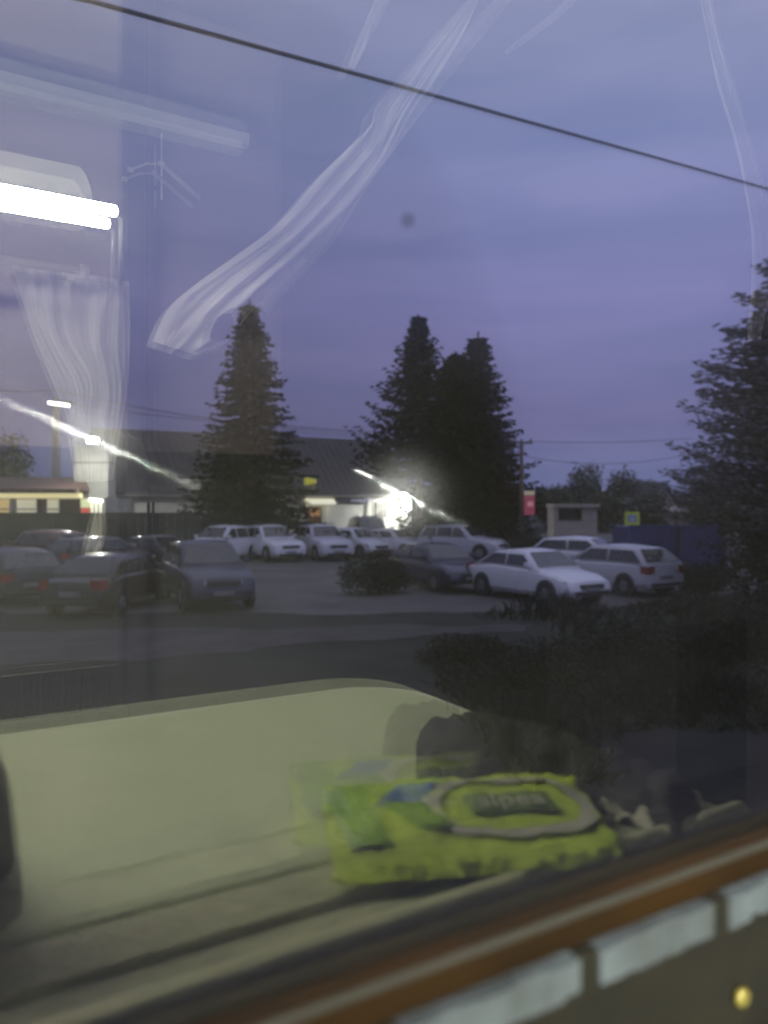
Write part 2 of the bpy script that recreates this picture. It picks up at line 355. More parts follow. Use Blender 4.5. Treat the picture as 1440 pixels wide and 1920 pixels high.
# unreadable pale characters on the sign board
cu = bpy.data.curves.new('sign_text', 'FONT'); cu.body = 'NNNOON'; cu.size = .34; cu.extrude = .01; cu.space_character = 1.3
def text_obj(cu, m, parent, loc, rot, name='lettering', sx=1, label=None):
    t = bpy.data.objects.new('tmp', cu); COL.objects.link(t); dg = bpy.context.evaluated_depsgraph_get(); dg.update()
    me = bpy.data.meshes.new_from_object(t.evaluated_get(dg)); bpy.data.objects.remove(t)
    me.materials.clear(); me.materials.append(m); o = bpy.data.objects.new(name, me); COL.objects.link(o); o.parent = parent
    o.location = loc; o.rotation_euler = rot; o.scale = (sx, 1, 1); return o
text_obj(cu, emit('pale_letters', (.6, .6, .85), .35), barn, (bx(655), -.205, 2.88), (R(90), 0, 0))
# rounded corner column under the right floodlight, downpipes
MB().tube([(bx(757), -.25, 0), (bx(757), -.25, 3.15)], .42, 20).obj('corner_column', whitewall, barn, True)
for px in (690, 738, 610): MB().tube([(bx(px), -.1, 0), (bx(px), -.1, 3.2)], .06, 8).obj('downpipe', whitewall, barn, True)
# yellow totem sign on the roof edge
sg = thing('sign', 'small glowing yellow-green sign standing on the roof edge above the barn entrance', 'sign', barn.matrix_basis @ Vector((bx(577), -.4, EV)), barn.rotation_euler.z)
yel = emit('yellow_glow', (.55, .52, .06), .42)
s2 = MB()
for k, dx in enumerate((-.28, 0, .28)): s2.tube([(dx, 0, .62 + .06 * k), (dx, 0, 1.12 - .05 * k)], .14, 10)
s2.obj('letters', yel, sg, True)
s3 = MB(); 
for dx in (-.1, .16, .3): s3.tube([(dx, 0, -.1), (dx, 0, .7)], .03, 6)
s3.obj('post', mat('yellow_post', (.3, .28, .05), .5), sg)

# ---------------- floodlights ----------------
def flood(label, loc, aim, power, size, col=(1, .98, .86)):
    t = thing('floodlight', label, 'floodlight', loc, 0, 'floodlights on the buildings')
    MB().box((-size, -.06, -size * .45), (size, .10, size * .45)).obj('housing', darkmetal, t, bevel=.02).rotation_euler = (0, 0, -YAW)
    l = MB().tube([(-size * .75, 0, 0), (size * .75, 0, 0)], size * .36, 12).obj('lamp', emit('flood_glow', (1, 1, .93), 560 if power > 500 else 2000), t, True)
    l.rotation_euler = (0, 0, -YAW); l.location = W(0, -.14, 0)
    ld = bpy.data.lights.new('spot', 'SPOT'); ld.energy = power; ld.color = col; ld.spot_size = R(150); ld.spot_blend = .6; ld.shadow_soft_size = .15
    lo = bpy.data.objects.new('spot', ld); COL.objects.link(lo); lo.parent = t; lo.location = W(0, -.35, -.05)
    lo.rotation_euler = Vector(aim).to_track_quat('-Z', 'Y').to_euler()
    return t
BM = Matrix.Translation(barn.location) @ Matrix.Rotation(barn.rotation_euler.z, 4, 'Z')
flood('round white floodlight glaring at the right corner of the barn', BM @ Vector((bx(746), -1.0, 3.36)), BM.to_3x3() @ Vector((-.12, .42, -1)), 150, .26)
fl = P(176, 826, 40.5)
flood('bright floodlight high at the left end of the barn above the lit shop', fl, W(.05, .45, -1), 700, .30)
# white chimney stack lit by the left floodlight
ch = thing('chimney_stack', 'pale rendered stack lit from above by the left floodlight', 'chimney', at(178, 43), -YAW)
MB().box((-.95, -.6, 0), (.95, .6, 6.05)).obj('shaft', greywall, ch, bevel=.03)
MB().box((-1.02, -.68, 5.0), (1.02, .68, 5.06)).obj('band', darkmetal, ch)
MB().box((-.06, -3.0, 6.12), (.06, -.2, 6.20)).obj('bracket', darkmetal, ch)

# ---------------- lit shop on the left ----------------
shop = thing('shop', 'low shop with red-brown roof and brightly lit yellow front at the left edge', 'building', at(-120, 41), -YAW)
def sx(px): return ((px + 120) / F) * 41.0
mb = MB().box((0, 0, 0), (sx(197), 6, 3.1)); mb.obj('wall', greywall, shop)
r_ = MB().add([(-.4, -.5, 3.55), (sx(150), -.5, 3.55), (sx(138), 2.4, 4.25), (-.4, 2.4, 4.25), (-.4, 6.3, 3.3), (sx(150), 6.3, 3.3)], [(0, 1, 2, 3), (3, 2, 5, 4), (1, 5, 2)]); r_.obj('roof', redroof, shop)
MB().box((-.4, -.45, 3.32), (sx(150), -.05, 3.54)).obj('eaves_board', woodm, shop)
lit = emit('lit_fascia', (.95, .82, .42), .8)
lit2 = emit('lit_window', (.85, .80, .55), .5)
MB().box((-.3, -.25, 3.06), (sx(155), -.02, 3.32)).obj('fascia', lit, shop)
for (a, c, m_) in ((-60, 18, emit('amber_window', (.70, .52, .22), .6)), (33, 68, lit2), (90, 110, lit2)):
    wi = MB().box((sx(a) - .06, -.05, 1.9), (sx(c) + .06, -.004, 3.02)).obj('window', whitewall, shop)
    MB().box((sx(a), -.075, 1.96), (sx(c), -.055, 2.98)).obj('pane', m_, wi)
    MB().box((sx(a), -.10, 2.44), (sx(c), -.078, 2.50)).obj('glazing_bar', woodm, wi)
MB().box((sx(70), -.04, 1.3), (sx(88), -.004, 3.0)).obj('door', mat('dark_door', (.06, .03, .03), .5), shop)
MB().box((sx(112), -.045, 1.3), (sx(152), -.004, 3.0)).obj('shutter', mat('shutter', (.07, .06, .05), .6), shop)
MB().box((sx(153), -.15, 2.55), (sx(171), -.004, 3.0)).obj('display_board', emit('board_glow', (.75, .78, .45), .5), shop)
MB().box((sx(154), -.17, 2.2), (sx(168), -.004, 2.53)).obj('red_sign', emit('red_glow', (.75, .12, .10), .42), shop)
for k in range(3): MB().box((sx(172 + 8 * k), -.12, 2.2), (sx(175.5 + 8 * k), -.05, 2.8)).obj('light_strip', emit('strip_glow', (1, .97, .75), 1.1), shop)
for k in range(3): MB().tube([(sx(171 + 8.5 * k), -.25, 2.98 - .03 * k), (sx(178 + 8.5 * k), -.25, 2.95 - .03 * k)], .09, 10).obj('bulb', emit('bulb_glow', (1, 1, .9), 4), shop, True)

# dark green fence before the shop
fn = thing('fence', 'long dark green metal sheet fence behind the cars at the left', 'fence', at(-150, 37.5), -YAW)
W0 = (372 + 150) / F * 37.5
p_ = MB(); k = 0
while k * .18 < W0: p_.box((k * .18, 0, .05), (k * .18 + .165, .03 + .025 * (k % 2), 2.28)); k += 1
p_.obj('panel', fencem, fn)
for k in range(6): MB().box((k * W0 / 5 - .05, .06, 0), (k * W0 / 5 + .05, .16, 2.34)).obj('post', darkmetal, fn)
MB().box((0, -.02, 2.28), (W0, .08, 2.33)).obj('rail', darkmetal, fn)

# ---------------- poles and wires ----------------
def pole(label, px, f, h, arm=1.0, armz=.3, rad=.13, m=woodm, nm='utility_pole'):
    t = thing(nm, label, 'pole', at(px, f), -YAW)
    MB().tube([(0, 0, 0), (0, 0, h)], [rad, rad * .7], 10).obj('post', m, t, True)
    MB().box((-arm, -.06, h - armz - .1), (arm, .06, h - armz)).obj('crossarm', m, t)
    for dx in (-arm * .85, 0, arm * .85): MB().tube([(dx, 0, h - armz), (dx, 0, h - armz + .18)], .05, 8).obj('insulator', concrete, t, True)
    return t
pole('tall wooden pole with a short crossarm right of the spruce clump', 978, 39, 5.95, .55, .05)
lamp_p = pole('concrete pole at the left carrying the horizontal lamp', 105, 45, 9.0, .1, .3, .28, concrete)
sl = thing('street_lamp', 'long bright lamp head fixed near the top of the left concrete pole', 'lamp', P(110, 757, 44.3), -YAW)
MB().tube([(-.58, 0, .06), (.60, 0, -.10)], .09, 10).obj('tube', emit('lamp_glow', (1, .98, .88), 6), sl, True)
MB().box((-.7, .05, .08), (.7, .45, .16)).obj('hood', darkmetal, sl)
wires_m = mat('wire', (.045, .045, .055), .6)
def wire(label, pts, rad, sag=0, grp='overhead lines beyond the barn'):
    out = []
    for i in range(len(pts) - 1):
        a, b_ = pts[i], pts[i + 1]
        for k in range(12 if i < len(pts) - 2 else 13):
            s = k / 12; q = a.lerp(b_, s); q.z -= sag * 4 * s * (1 - s); out.append(q)
    o = MB().tube(out, rad, 6).obj('cable', wires_m, None, True); tag(o, label, 'cable', grp); return o
wire('upper thin cable running from the left edge past the lone spruce', [P(-60, 728, 46), P(105, 731, 45), P(400, 786, 48), P(760, 812, 52)], .028, .12)
wire('middle thin cable just below the upper one at the left', [P(105, 752, 45), P(400, 790, 48), P(760, 818, 52)], .022, .1)
wire('lower thin cable rising from the left floodlight to the left pole', [P(105, 786, 45), P(176, 806, 41)], .022, .03)
wire('third thin cable crossing the sky gap right of the lone spruce', [P(400, 798, 48), P(760, 824, 52)], .02, .05)
wire('faint upper cable leaving the wooden pole to the right', [P(990, 827, 39), P(1300, 822, 36)], .014, .12)
wire('faint lower cable leaving the wooden pole to the right', [P(985, 856, 39), P(1300, 850, 40)], .014, .45)
cw = MB().tube([P(-600, -160, 5.4 * .9), P(170, 2, 5.4), P(720, 153, 6.9), P(1440, 354, 12.0), P(2100, 560, 27)], .018, 8).obj('contact_wire', wires_m, None, True)
tag(cw, 'thick dark overhead wire crossing the whole sky from upper left to right', 'wire')

# signs
t = thing('sign', 'narrow red lit sign with a pale top hanging on the wooden pole', 'sign', P(993, 945, 38.6) , -YAW)
MB().box((-.26, 0, -.55), (.26, .12, .42)).obj('red_panel', emit('red_panel', (.45, .09, .13), .30), t, bevel=.02)
MB().box((-.26, -.006, .44), (.26, .12, .66)).obj('header', emit('pale_header', (.55, .48, .34), .35), t)
MB().box((-.10, -.02, -.12), (.18, -.004, .12)).obj('emblem', emit('pink_mark', (.75, .32, .38), .35), t)
t = thing('crossing_sign', 'square road sign with a yellow-green border and pale blue centre', 'sign', at(1185, 41), -YAW)
z = EYE + (HZ - 972) / F * 41
MB().tube([(0, 0, 0), (0, 0, z + .1)], .035, 8).obj('post', darkmetal, t, True)
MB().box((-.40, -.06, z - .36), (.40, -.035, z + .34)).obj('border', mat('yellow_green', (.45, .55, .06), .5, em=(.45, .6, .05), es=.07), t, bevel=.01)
MB().box((-.24, -.075, z - .20), (.24, -.062, z + .20)).obj('panel', mat('pale_blue', (.30, .36, .50), .5), t)
MB().add([(-.13, -.08, z - .14), (.13, -.08, z - .14), (0, -.08, z + .13)], [(0, 1, 2)]).obj('symbol', mat('symbol', (.55, .58, .6), .5), t)

# kiosk / bus shelter
t = thing('kiosk', 'small pale roadside kiosk with a dark opening, right of the wooden pole', 'kiosk', at(1075, 54), -YAW)
zz = lambda y: EYE + (HZ - y) / F * 54
kx = lambda p: (p - 1075) / F * 54
cream = mat('cream_boards', (.42, .37, .31), .7, var=.15, scale=3)
mb = MB().box((kx(1038), 0, 0), (kx(1120), 2.0, zz(975))); mb.box((kx(1038), 0, zz(975)), (kx(1047), 2.0, zz(952))); mb.box((kx(1092), 0, zz(975)), (kx(1120), 2, zz(952)))
mb.box((kx(1047), 1.9, zz(975)), (kx(1092), 2.0, zz(952)))
mb.obj('wall', cream, t)
MB().box((kx(1036), -.3, zz(952)), (kx(1123), 2.1, zz(945))).obj('roof', cream, t, bevel=.03)
MB().box((kx(1046), -.05, zz(976)), (kx(1094), .15, zz(974.5))).obj('counter', woodm, t)
MB().box((kx(1050), 1.0, zz(975)), (kx(1090), 1.04, zz(953))).obj('dark_interior', glassdark, t)
# house
t = thing('house', 'small distant house with a pale gable and steep roof, left of the ragged tree', 'house', at(1243, 86), -YAW + R(28))
mb = MB().box((-2.2, 0, 0), (2.2, 6, 2.6)); mb.add([(-2.2, 0, 2.6), (2.2, 0, 2.6), (0, 0, 5.0)], [(0, 1, 2)])
mb.obj('wall', mat('pale_plaster', (.33, .31, .27), .85, var=.15, scale=1), t)
MB().add([(-2.5, -.3, 2.35), (0, -.3, 5.1), (0, 6.3, 5.1), (-2.5, 6.3, 2.35), (2.5, -.3, 2.35), (2.5, 6.3, 2.35), (0, -.3, 5.25), (-2.6, -.3, 2.42), (2.6, -.3, 2.42), (0, 6.3, 5.25), (-2.6, 6.3, 2.42), (2.6, 6.3, 2.42)], [(0, 1, 2, 3), (1, 4, 5, 2), (6, 7, 10, 9), (6, 9, 11, 8), (0, 1, 6, 7), (1, 4, 8, 6)]).obj('roof', roofm, t)
wi = MB().box((-.35, -.05, 3.0), (.35, -.004, 3.8)).obj('window', woodm, t); MB().box((-.28, -.07, 3.07), (.28, -.052, 3.73)).obj('pane', glassdark, wi)
wi = MB().box((-.4, -.05, 1.0), (.4, -.004, 1.9)).obj('window', woodm, t); MB().box((-.32, -.07, 1.07), (.32, -.052, 1.83)).obj('pane', glassdark, wi)
t = thing('porch', 'small pale lean-to porch at the right foot of the distant house', 'porch', at(1268, 83), -YAW)
MB().box((-1.0, 0, 0), (1.3, 1.5, 1.9)).add([(-1.1, -.15, 1.9), (1.4, -.15, 1.9), (1.4, 1.6, 2.5), (-1.1, 1.6, 2.5)], [(0, 1, 2, 3)]).obj('wall', mat('pale_plaster_b', (.30, .28, .25), .85), t)
MB().box((-.3, -.03, .1), (.4, -.004, 1.6)).obj('door', woodm, t)

# blue container
t = thing('container', 'dark blue ribbed steel container behind the white cars', 'container', at(1180, 29.5), -YAW)
blue = mat('navy_steel', (.045, .05, .19), .55, var=.2, scale=1.5)
WB = 180 / F * 29.5
mb = MB().box((.04, .04, .12), (WB - .04, 2.3, 1.86)); k = 0
while k * .17 < WB - .2: mb.box((.08 + k * .17, 0, .2), (.08 + k * .17 + .085, .06, 1.8)); k += 1
mb.obj('body', blue, t)
mb = MB()
for x in (0, WB - .09): mb.box((x, -.03, 0.02), (x + .09, .1, 1.94))
mb.box((.09, -.03, 1.86), (WB - .09, .1, 1.94)); mb.box((.09, -.03, .02), (WB - .09, .1, .14)); mb.obj('frame', blue, t)
MB().box((WB / 2 - .03, -.05, .1), (WB / 2 + .03, -.005, 1.85)).obj('locking_bar', darkmetal, t)
# grass verge kerb by the road
t = thing('low_wall', 'long low pale kerb wall running along the road before the kiosk', 'wall', at(1030, 47), -YAW)
MB().box((0, 0, 0), (5.5, .35, .42)).obj('wall_body', greywall, t, bevel=.03); MB().box((-.03, -.03, .42), (5.53, .38, .48)).obj('coping', concrete, t)

# ---------------- cars ----------------
tyre = mat('tyre', (.02, .02, .02), .85); rimm = mat('rim', (.35, .35, .37), .35, .8); trim = mat('black_trim', (.025, .025, .028), .5)
headm = mat('headlight_glass', (.5, .5, .52), .15, spec=.8); tailm = mat('tail_light', (.25, .02, .02), .25); platem = mat('plate', (.22, .22, .23), .5)
carglass = mat('car_glass', (.025, .028, .035), .06, spec=.9)
def paint(nm, c): return mat(nm, c, .32, 0, coat=.6, var=.04, scale=2)
# side shapes: body stations (x, top z, half width), cabin: windscreen base/top, roof end, rear base
KIND = {
 'sedan': dict(L=4.5, H=1.45, body=[(-2.25, .62, .74), (-2.18, .86, .82), (-1.6, .97, .87), (-.9, 1.0, .89), (.4, .97, .89), (1.0, .93, .88), (1.75, .82, .85), (2.15, .68, .78), (2.25, .50, .70)],
               cab=[(-1.75, .98), (-1.0, 1.38), (-.2, 1.45), (.35, 1.40), (1.05, .95)]),
 'hatch': dict(L=4.1, H=1.5, body=[(-2.05, .60, .74), (-2.0, .95, .82), (-1.5, 1.0, .86), (-.6, 1.0, .87), (.5, .98, .87), (1.0, .94, .86), (1.6, .84, .83), (1.95, .70, .76), (2.05, .50, .68)],
               cab=[(-1.98, 1.0), (-1.5, 1.42), (-.4, 1.50), (.3, 1.45), (1.1, .95)]),
 'suv': dict(L=4.5, H=1.72, body=[(-2.22, .70, .80), (-2.2, 1.05, .88), (-1.7, 1.12, .91), (-.6, 1.12, .92), (.5, 1.10, .92), (1.0, 1.08, .91), (1.8, 1.0, .89), (2.15, .86, .84), (2.24, .60, .76)],
             cab=[(-2.15, 1.12), (-1.85, 1.62), (-.5, 1.72), (.25, 1.66), (.95, 1.09)]),
 'pickup': dict(L=5.0, H=1.72, body=[(-2.5, .70, .82), (-2.48, 1.05, .88), (-1.7, 1.06, .90), (-.9, 1.08, .90), (.6, 1.08, .90), (1.2, 1.06, .90), (2.0, .98, .88), (2.4, .84, .84), (2.5, .60, .76)],
                cab=[(-.95, 1.08), (-.75, 1.60), (.0, 1.70), (.55, 1.66), (1.25, 1.07)]),
 'van': dict(L=4.8, H=2.0, body=[(-2.4, .70, .84), (-2.38, 1.15, .90), (-1.7, 1.2, .93), (-.5, 1.2, .94), (.6, 1.18, .94), (1.3, 1.12, .93), (2.0, .98, .90), (2.3, .82, .84), (2.4, .58, .76)],
             cab=[(-2.36, 1.2), (-2.25, 1.88), (-.5, 2.0), (.7, 1.92), (1.65, 1.08)]),
}
def car(label, px, f, a, kind, pm, group='cars parked in the car park', nm='parked_car', lights=False):
    K = KIND[kind]; base = at(px, f); u = Vector((base.x, base.y, 0)).normalized(); r = Vector((u.y, -u.x, 0))
    d = -u * math.cos(R(a)) + r * math.sin(R(a))
    t = thing(nm, label, 'car', base, math.atan2(d.y, d.x), group)
    ring = []
    vs = []; fs = []
    for (x, zt, hw) in K['body']:
        zb = .24 if abs(x) < K['L'] / 2 - .3 else .32
        cs = [(-hw * .9, zb), (-hw, zb + .12), (-hw * 1.0, zb + (zt - zb) * .55), (-hw * .965, zt - .07), (-hw * .86, zt), (0, zt + .03), (hw * .86, zt), (hw * .965, zt - .07), (hw, zb + (zt - zb) * .55), (hw, zb + .12), (hw * .9, zb)]
        ring.append(len(vs)); vs += [(x, y, z) for y, z in cs]
    n = 11
    for i in range(len(ring) - 1):
        for k in range(n): fs.append((i * n + k, i * n + (k + 1) % n, (i + 1) * n + (k + 1) % n, (i + 1) * n + k))
    fs.append(tuple(range(n))); fs.append(tuple((len(ring) - 1) * n + k for k in range(n)))
    MB().add(vs, fs).obj('body', pm, t, True, bevel=.02)
    # cabin
    hb, hr = K['body'][3][2] * .93, K['body'][3][2] * .74; H0 = K['H']; zbelt = K['cab'][0][1]
    vs = []; fs = []
    def hwz(z): return hb + (hr - hb) * max(0, min(1, (z - zbelt + .05) / (H0 - zbelt)))
    cab = K['cab']
    st = []
    for i, (x, z) in enumerate(cab):
        zz_ = z; w_ = hwz(z)
        st.append((x, zz_, w_))
        cs = [(-hb, zbelt - .1), (-w_, zz_ - .03), (-w_ * .85, zz_), (0, zz_ + .025), (w_ * .85, zz_), (w_, zz_ - .03), (hb, zbelt - .1)]
        vs += [(x, y, q) for y, q in cs]
    n = 7
    for i in range(len(cab) - 1):
        for k in range(n): fs.append((i * n + k, i * n + (k + 1) % n, (i + 1) * n + (k + 1) % n, (i + 1) * n + k))
    fs.append(tuple(range(n))); fs.append(tuple((len(cab) - 1) * n + k for k in range(n)))
    MB().add(vs, fs).obj('roof', pm, t, True)
    o = .012
    def scr(i0, i1, nm_, sgn):
        (xa, za, wa), (xb, zb, wb) = st[i0], st[i1]
        nx, nz = (zb - za), -(xb - xa); ll = math.hypot(nx, nz); nx, nz = nx / ll * sgn, nz / ll * sgn
        if nz < 0: nx, nz = -nx, -nz
        def pt(s, y):
            return (xa + (xb - xa) * s + nx * (o + .02), y, za + (zb - za) * s + nz * (o + .02))
        wa_, wb_ = hb * .88 + (0), wb * .84
        MB().add([pt(.10, -wa_), pt(.10, wa_), pt(.93, wb_), pt(.93, -wb_), pt(.10, 0), pt(.93, 0)], [(0, 4, 5, 3), (4, 1, 2, 5)]).obj(nm_, carglass, t)
    scr(len(st) - 1, len(st) - 2, 'windscreen', 1)
    scr(0, 1, 'rear_window', -1)
    # side windows: two (or three) per side, just proud of the cabin side
    for s in (-1, 1):
        zl, zh = zbelt + .03, H0 - .13
        def yy(z, x=0):
            return s * (hb + (hr - hb) * (z - zbelt + .1) / (H0 - .03 - zbelt + .1) + .018)
        def xat(z, front):
            if front: (xa, za, _), (xb, zb, _) = st[-1], st[-2]
            else: (xa, za, _), (xb, zb, _) = st[0], st[1]
            return xa + (xb - xa) * (z - za) / (zb - za)
        xr0, xr1 = xat(zl, 0) + .16, xat(zh, 0) + .14; xf0, xf1 = xat(zl, 1) - .16, xat(zh, 1) - .12
        nw = 3 if kind in ('suv', 'van') else (1 if kind == 'pickup' else 2)
        for k in range(nw):
            a0, a1 = k / nw, (k + 1) / nw; g = .04
            x00 = xr0 + (xf0 - xr0) * a0 + (g if k else 0); x01 = xr0 + (xf0 - xr0) * a1 - g; x10 = xr1 + (xf1 - xr1) * a0 + (g if k else 0); x11 = xr1 + (xf1 - xr1) * a1 - g
            # keep B pillars vertical
            if k: x10 = x00
            if k < nw - 1: x11 = x01
            MB().add([(x00, yy(zl), zl), (x01, yy(zl), zl), (x11, yy(zh), zh), (x10, yy(zh), zh)], [(0, 1, 2, 3)]).obj('side_window', carglass, t)
        MB().box((cab[-1][0] - .38, s * (hb + .04) - (0 if s > 0 else .16), zbelt + .02), (cab[-1][0] - .22, s * (hb + .04) + (.16 if s > 0 else 0), zbelt + .16)).obj('mirror', pm, t, bevel=.03)
    rw = .37 if kind in ('suv', 'pickup', 'van') else .32
    for x in (-K['L'] * .30, K['L'] * .31):
        for s in (-1, 1):
            y = K['body'][3][2] * s
            arch = MB(); nseg = 20
            arch.tube([(x, y - s * .12, rw + .02), (x, y + s * .012, rw + .02)], rw + .06, 20).obj('wheel_arch', trim, t)
            wh = MB().tube([(x, y - s * .16, rw), (x, y + s * .0, rw), (x, y + s * .022, rw)], [rw, rw, rw - .03], 20).obj('wheel', tyre, t)
            rm = MB().tube([(x, y, rw), (x, y + s * .034, rw)], [rw * .62, rw * .55], 5).obj('rim', rimm, wh)
    L2 = K['L'] / 2; hz = K['body'][-2][1]
    for s in (-1, 1):
        MB().add([(L2 - .07, s * .45, hz - .03), (L2 - .19, s * .76, hz + .01), (L2 - .17, s * .77, hz - .15), (L2 - .03, s * .46, hz - .15), (L2 - .45, s * .80, hz + .03), (L2 - .45, s * .82, hz - .05)], [(0, 1, 2, 3), (1, 4, 5, 2)]).obj('headlight', headm, t)
        MB().add([(-L2 - .015, s * .50, .95), (-L2 - .005, s * .78, .93), (-L2 + .0, s * .80, .70), (-L2 - .015, s * .52, .72), (-L2 + .22, s * .86, .95), (-L2 + .2, s * .87, .74)], [(0, 1, 2, 3), (1, 4, 5, 2)]).obj('tail_light', tailm, t)
    MB().box((L2 - .06, -.42, hz - .20), (L2 + .015, .42, hz - .06)).obj('grille', trim, t, bevel=.01)
    MB().box((L2 - .10, -.62, .32), (L2 + .03, .62, .42)).obj('bumper_intake', trim, t, bevel=.02)
    MB().box((L2 - .02, -.26, .44), (L2 + .035, .26, .54)).obj('number_plate', platem, t)
    MB().box((-L2 - .03, -.26, .55), (-L2 + .02, .26, .66)).obj('number_plate', platem, t)
    MB().box((-L2 - .03, -.66, .34), (-L2 + .1, .66, .44)).obj('rear_bumper_trim', trim, t, bevel=.02)
    if kind in ('suv', 'van'):
        for s in (-1, 1): MB().tube([(-1.5, s * hr * .86, H0 - .0), (-1.3, s * hr * .88, H0 + .055), (.0, s * hr * .88, H0 + .06), (.2, s * hr * .86, H0 + .0)], .018, 6).obj('roof_rail', trim, t)
    return t
silver = paint('silver_paint', (.62, .62, .66)); white = paint('white_paint', (.82, .82, .84)); dgrey = paint('grey_paint', (.03, .03, .033)); navy = paint('navy_paint', (.05, .06, .13))
maroon = paint('maroon_paint', (.12, .022, .025)); black = paint('black_paint', (.02, .02, .022)); slate = paint('slate_paint', (.028, .032, .065)); champagne = paint('champagne_paint', (.45, .43, .42)); brown = paint('dark_brown_paint', (.022, .014, .012))
car('white sedan parked nearest on the right, bonnet towards the viewer', 1003, 22.3, 42, 'sedan', white)
car('white hatchback with a dark side window parked tail outward beside the nearest white sedan', 1150, 24.3, -133, 'hatch', silver)
car('white estate car mostly hidden behind the two white cars on the right', 1100, 29.5, 70, 'hatch', white)
car('dark grey low car in the shade left of the nearest white sedan', 818, 25.5, 30, 'sedan', slate)
car('white car with a pinkish lit bonnet, leftmost of the row before the barn', 415, 37.0, -38, 'suv', white)
car('white off-roader parked second in the row before the barn, below the lone spruce', 508, 38.0, 25, 'suv', white)
car('silver off-roader third in the row before the barn, facing the viewer', 603, 38.5, 22, 'suv', silver)
car('white hatchback fourth in the row before the barn, beyond the round shrub', 668, 40.5, 40, 'hatch', white)
car('white saloon in the row before the barn, between the hatchback and the floodlit corner', 735, 41.0, 55, 'sedan', white)
car('pale people carrier parked before the barn window', 690, 46.5, 12, 'van', slate)
car('white low car parked just right of the floodlit barn corner', 795, 44.0, 50, 'sedan', white)
car('silver off-roader at the right end of the row under the spruce clump', 868, 38.8, 62, 'suv', silver)
car('blue-grey off-roader parked alone on the left half of the car park, front lit', 385, 21.5, 12, 'suv', slate)
car('dark brown saloon parked low between the grey car and the blue-grey off-roader', 210, 20.5, 155, 'sedan', brown)
car('grey hatchback cut off by the left edge of the view', 22, 22.0, -165, 'hatch', dgrey)
car('maroon off-roader parked behind the grey hatchback at the left', 80, 31.0, -150, 'suv', maroon)
car('black saloon parked before the dark green fence', 300, 32.0, 40, 'sedan', black)
car('dark hatchback parked before the fence left of the black saloon', 195, 30.0, 120, 'hatch', dgrey)

# =====================================================================
#                      INSIDE THE TRAIN
# =====================================================================
D = GLASS; TZ = EYE - .234                                         # table level
cream_l = mat('table_laminate', (.48, .54, .36), .28, var=.12, scale=12, c2=(.56, .62, .43))
ledge_m = mat('ledge_laminate', (.46, .47, .32), .35, var=.25, scale=30)
frame_m = mat('varnished_wood', (.0078, .0034, .0005), .7, var=.45, scale=14, spec=.08)
frame_d = mat('dark_wood', (.0008, .0007, .0003), .9, var=.6, scale=60, c2=(.0030, .0025, .0009), spec=.2)
olive_m = mat('olive_bead', (.0014, .0012, .0005), .8, var=.4, scale=20)
alu = mat('brushed_aluminium', (.010, .0145, .020), .8, 0, c2=(.028, .038, .050), var=.2, scale=40)
panel_m = mat('wall_panel', (.19, .165, .155), .5, var=.08, scale=2)
dark_pm = mat('dark_panel', (.035, .035, .045), .6, var=.15, scale=3)
floor_m = mat('carriage_floor', (.018, .02, .016), .6, var=.3, scale=6)
chrome = mat('chrome', (.9, .9, .88), .32, .75)

car_ = thing('train_carriage', 'train carriage interior around the window, coloured darker away from its lamp', 'train')
mb = MB()   # wall under, over and beside the window
y0, y1 = D + .0, D + .06
mb.box((-2.2, y0, 1.77), (2.2, y1, EYE - .28)); mb.box((-2.2, y0, EYE + .50), (2.2, y1, 4.35)); mb.box((-2.2, y0, EYE - .28), (-.62, y1, EYE + .5)); mb.box((.78, y0, EYE - .28), (2.2, y1, EYE + .5))
mb.obj('side_wall', panel_m, car_)
MB().box((-2.2, -2.45, 1.70), (2.2, D, 1.77)).obj('floor', floor_m, car_)
MB().box((-2.2, -2.45, 4.35), (2.2, D + .06, 4.41)).obj('ceiling', dark_pm, car_)
# far wall; dimness of its right half and lower part is put into the colour
fy = 2 * D - 2.45
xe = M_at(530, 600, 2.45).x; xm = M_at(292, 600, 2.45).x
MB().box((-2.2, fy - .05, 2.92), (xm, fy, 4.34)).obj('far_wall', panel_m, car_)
MB().box((-2.2, fy - .05, 1.77), (2.2, fy + .05, 2.915)).obj('dark_lower_wall', mat('lower_wall_dark', (.012, .013, .012), .8), car_)  # lower wall coloured dark so it reflects no veil in the pane
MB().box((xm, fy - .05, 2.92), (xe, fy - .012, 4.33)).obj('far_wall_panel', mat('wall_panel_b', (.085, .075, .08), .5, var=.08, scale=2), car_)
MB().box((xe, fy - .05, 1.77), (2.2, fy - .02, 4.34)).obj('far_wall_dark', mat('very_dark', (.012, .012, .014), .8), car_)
xp = M_at(256, 600, 2.35).x
MB().box((xp - .03, 2 * D - 2.40, 1.77), (xp + .03, 2 * D - 2.33, 4.3)).obj('pillar', mat('pillar_dark', (.008, .008, .01), .5), car_)
a = M_at(-60, 118, 2.2); b_ = M_at(400, 240, 2.2)
zc_ = (M_at(0, 142, 2.2).z)
MB().box((-2.0, a.y, zc_ - .035), (b_.x + .1, a.y + .03, zc_)).obj('cornice', mat('cornice_pale', (.55, .58, .56), .4), car_)
MB().box((-2.0, a.y - .03, zc_), (b_.x + .1, a.y + .0, zc_ + .05)).obj('cornice_trim', mat('cornice_grey', (.16, .17, .17), .5), car_)
MB().box((-2.25, -2.45, 1.77), (-2.2, D, 4.35)).obj('end_wall', dark_pm, car_); MB().box((2.2, -2.45, 1.77), (2.25, D, 4.35)).obj('end_wall', dark_pm, car_)

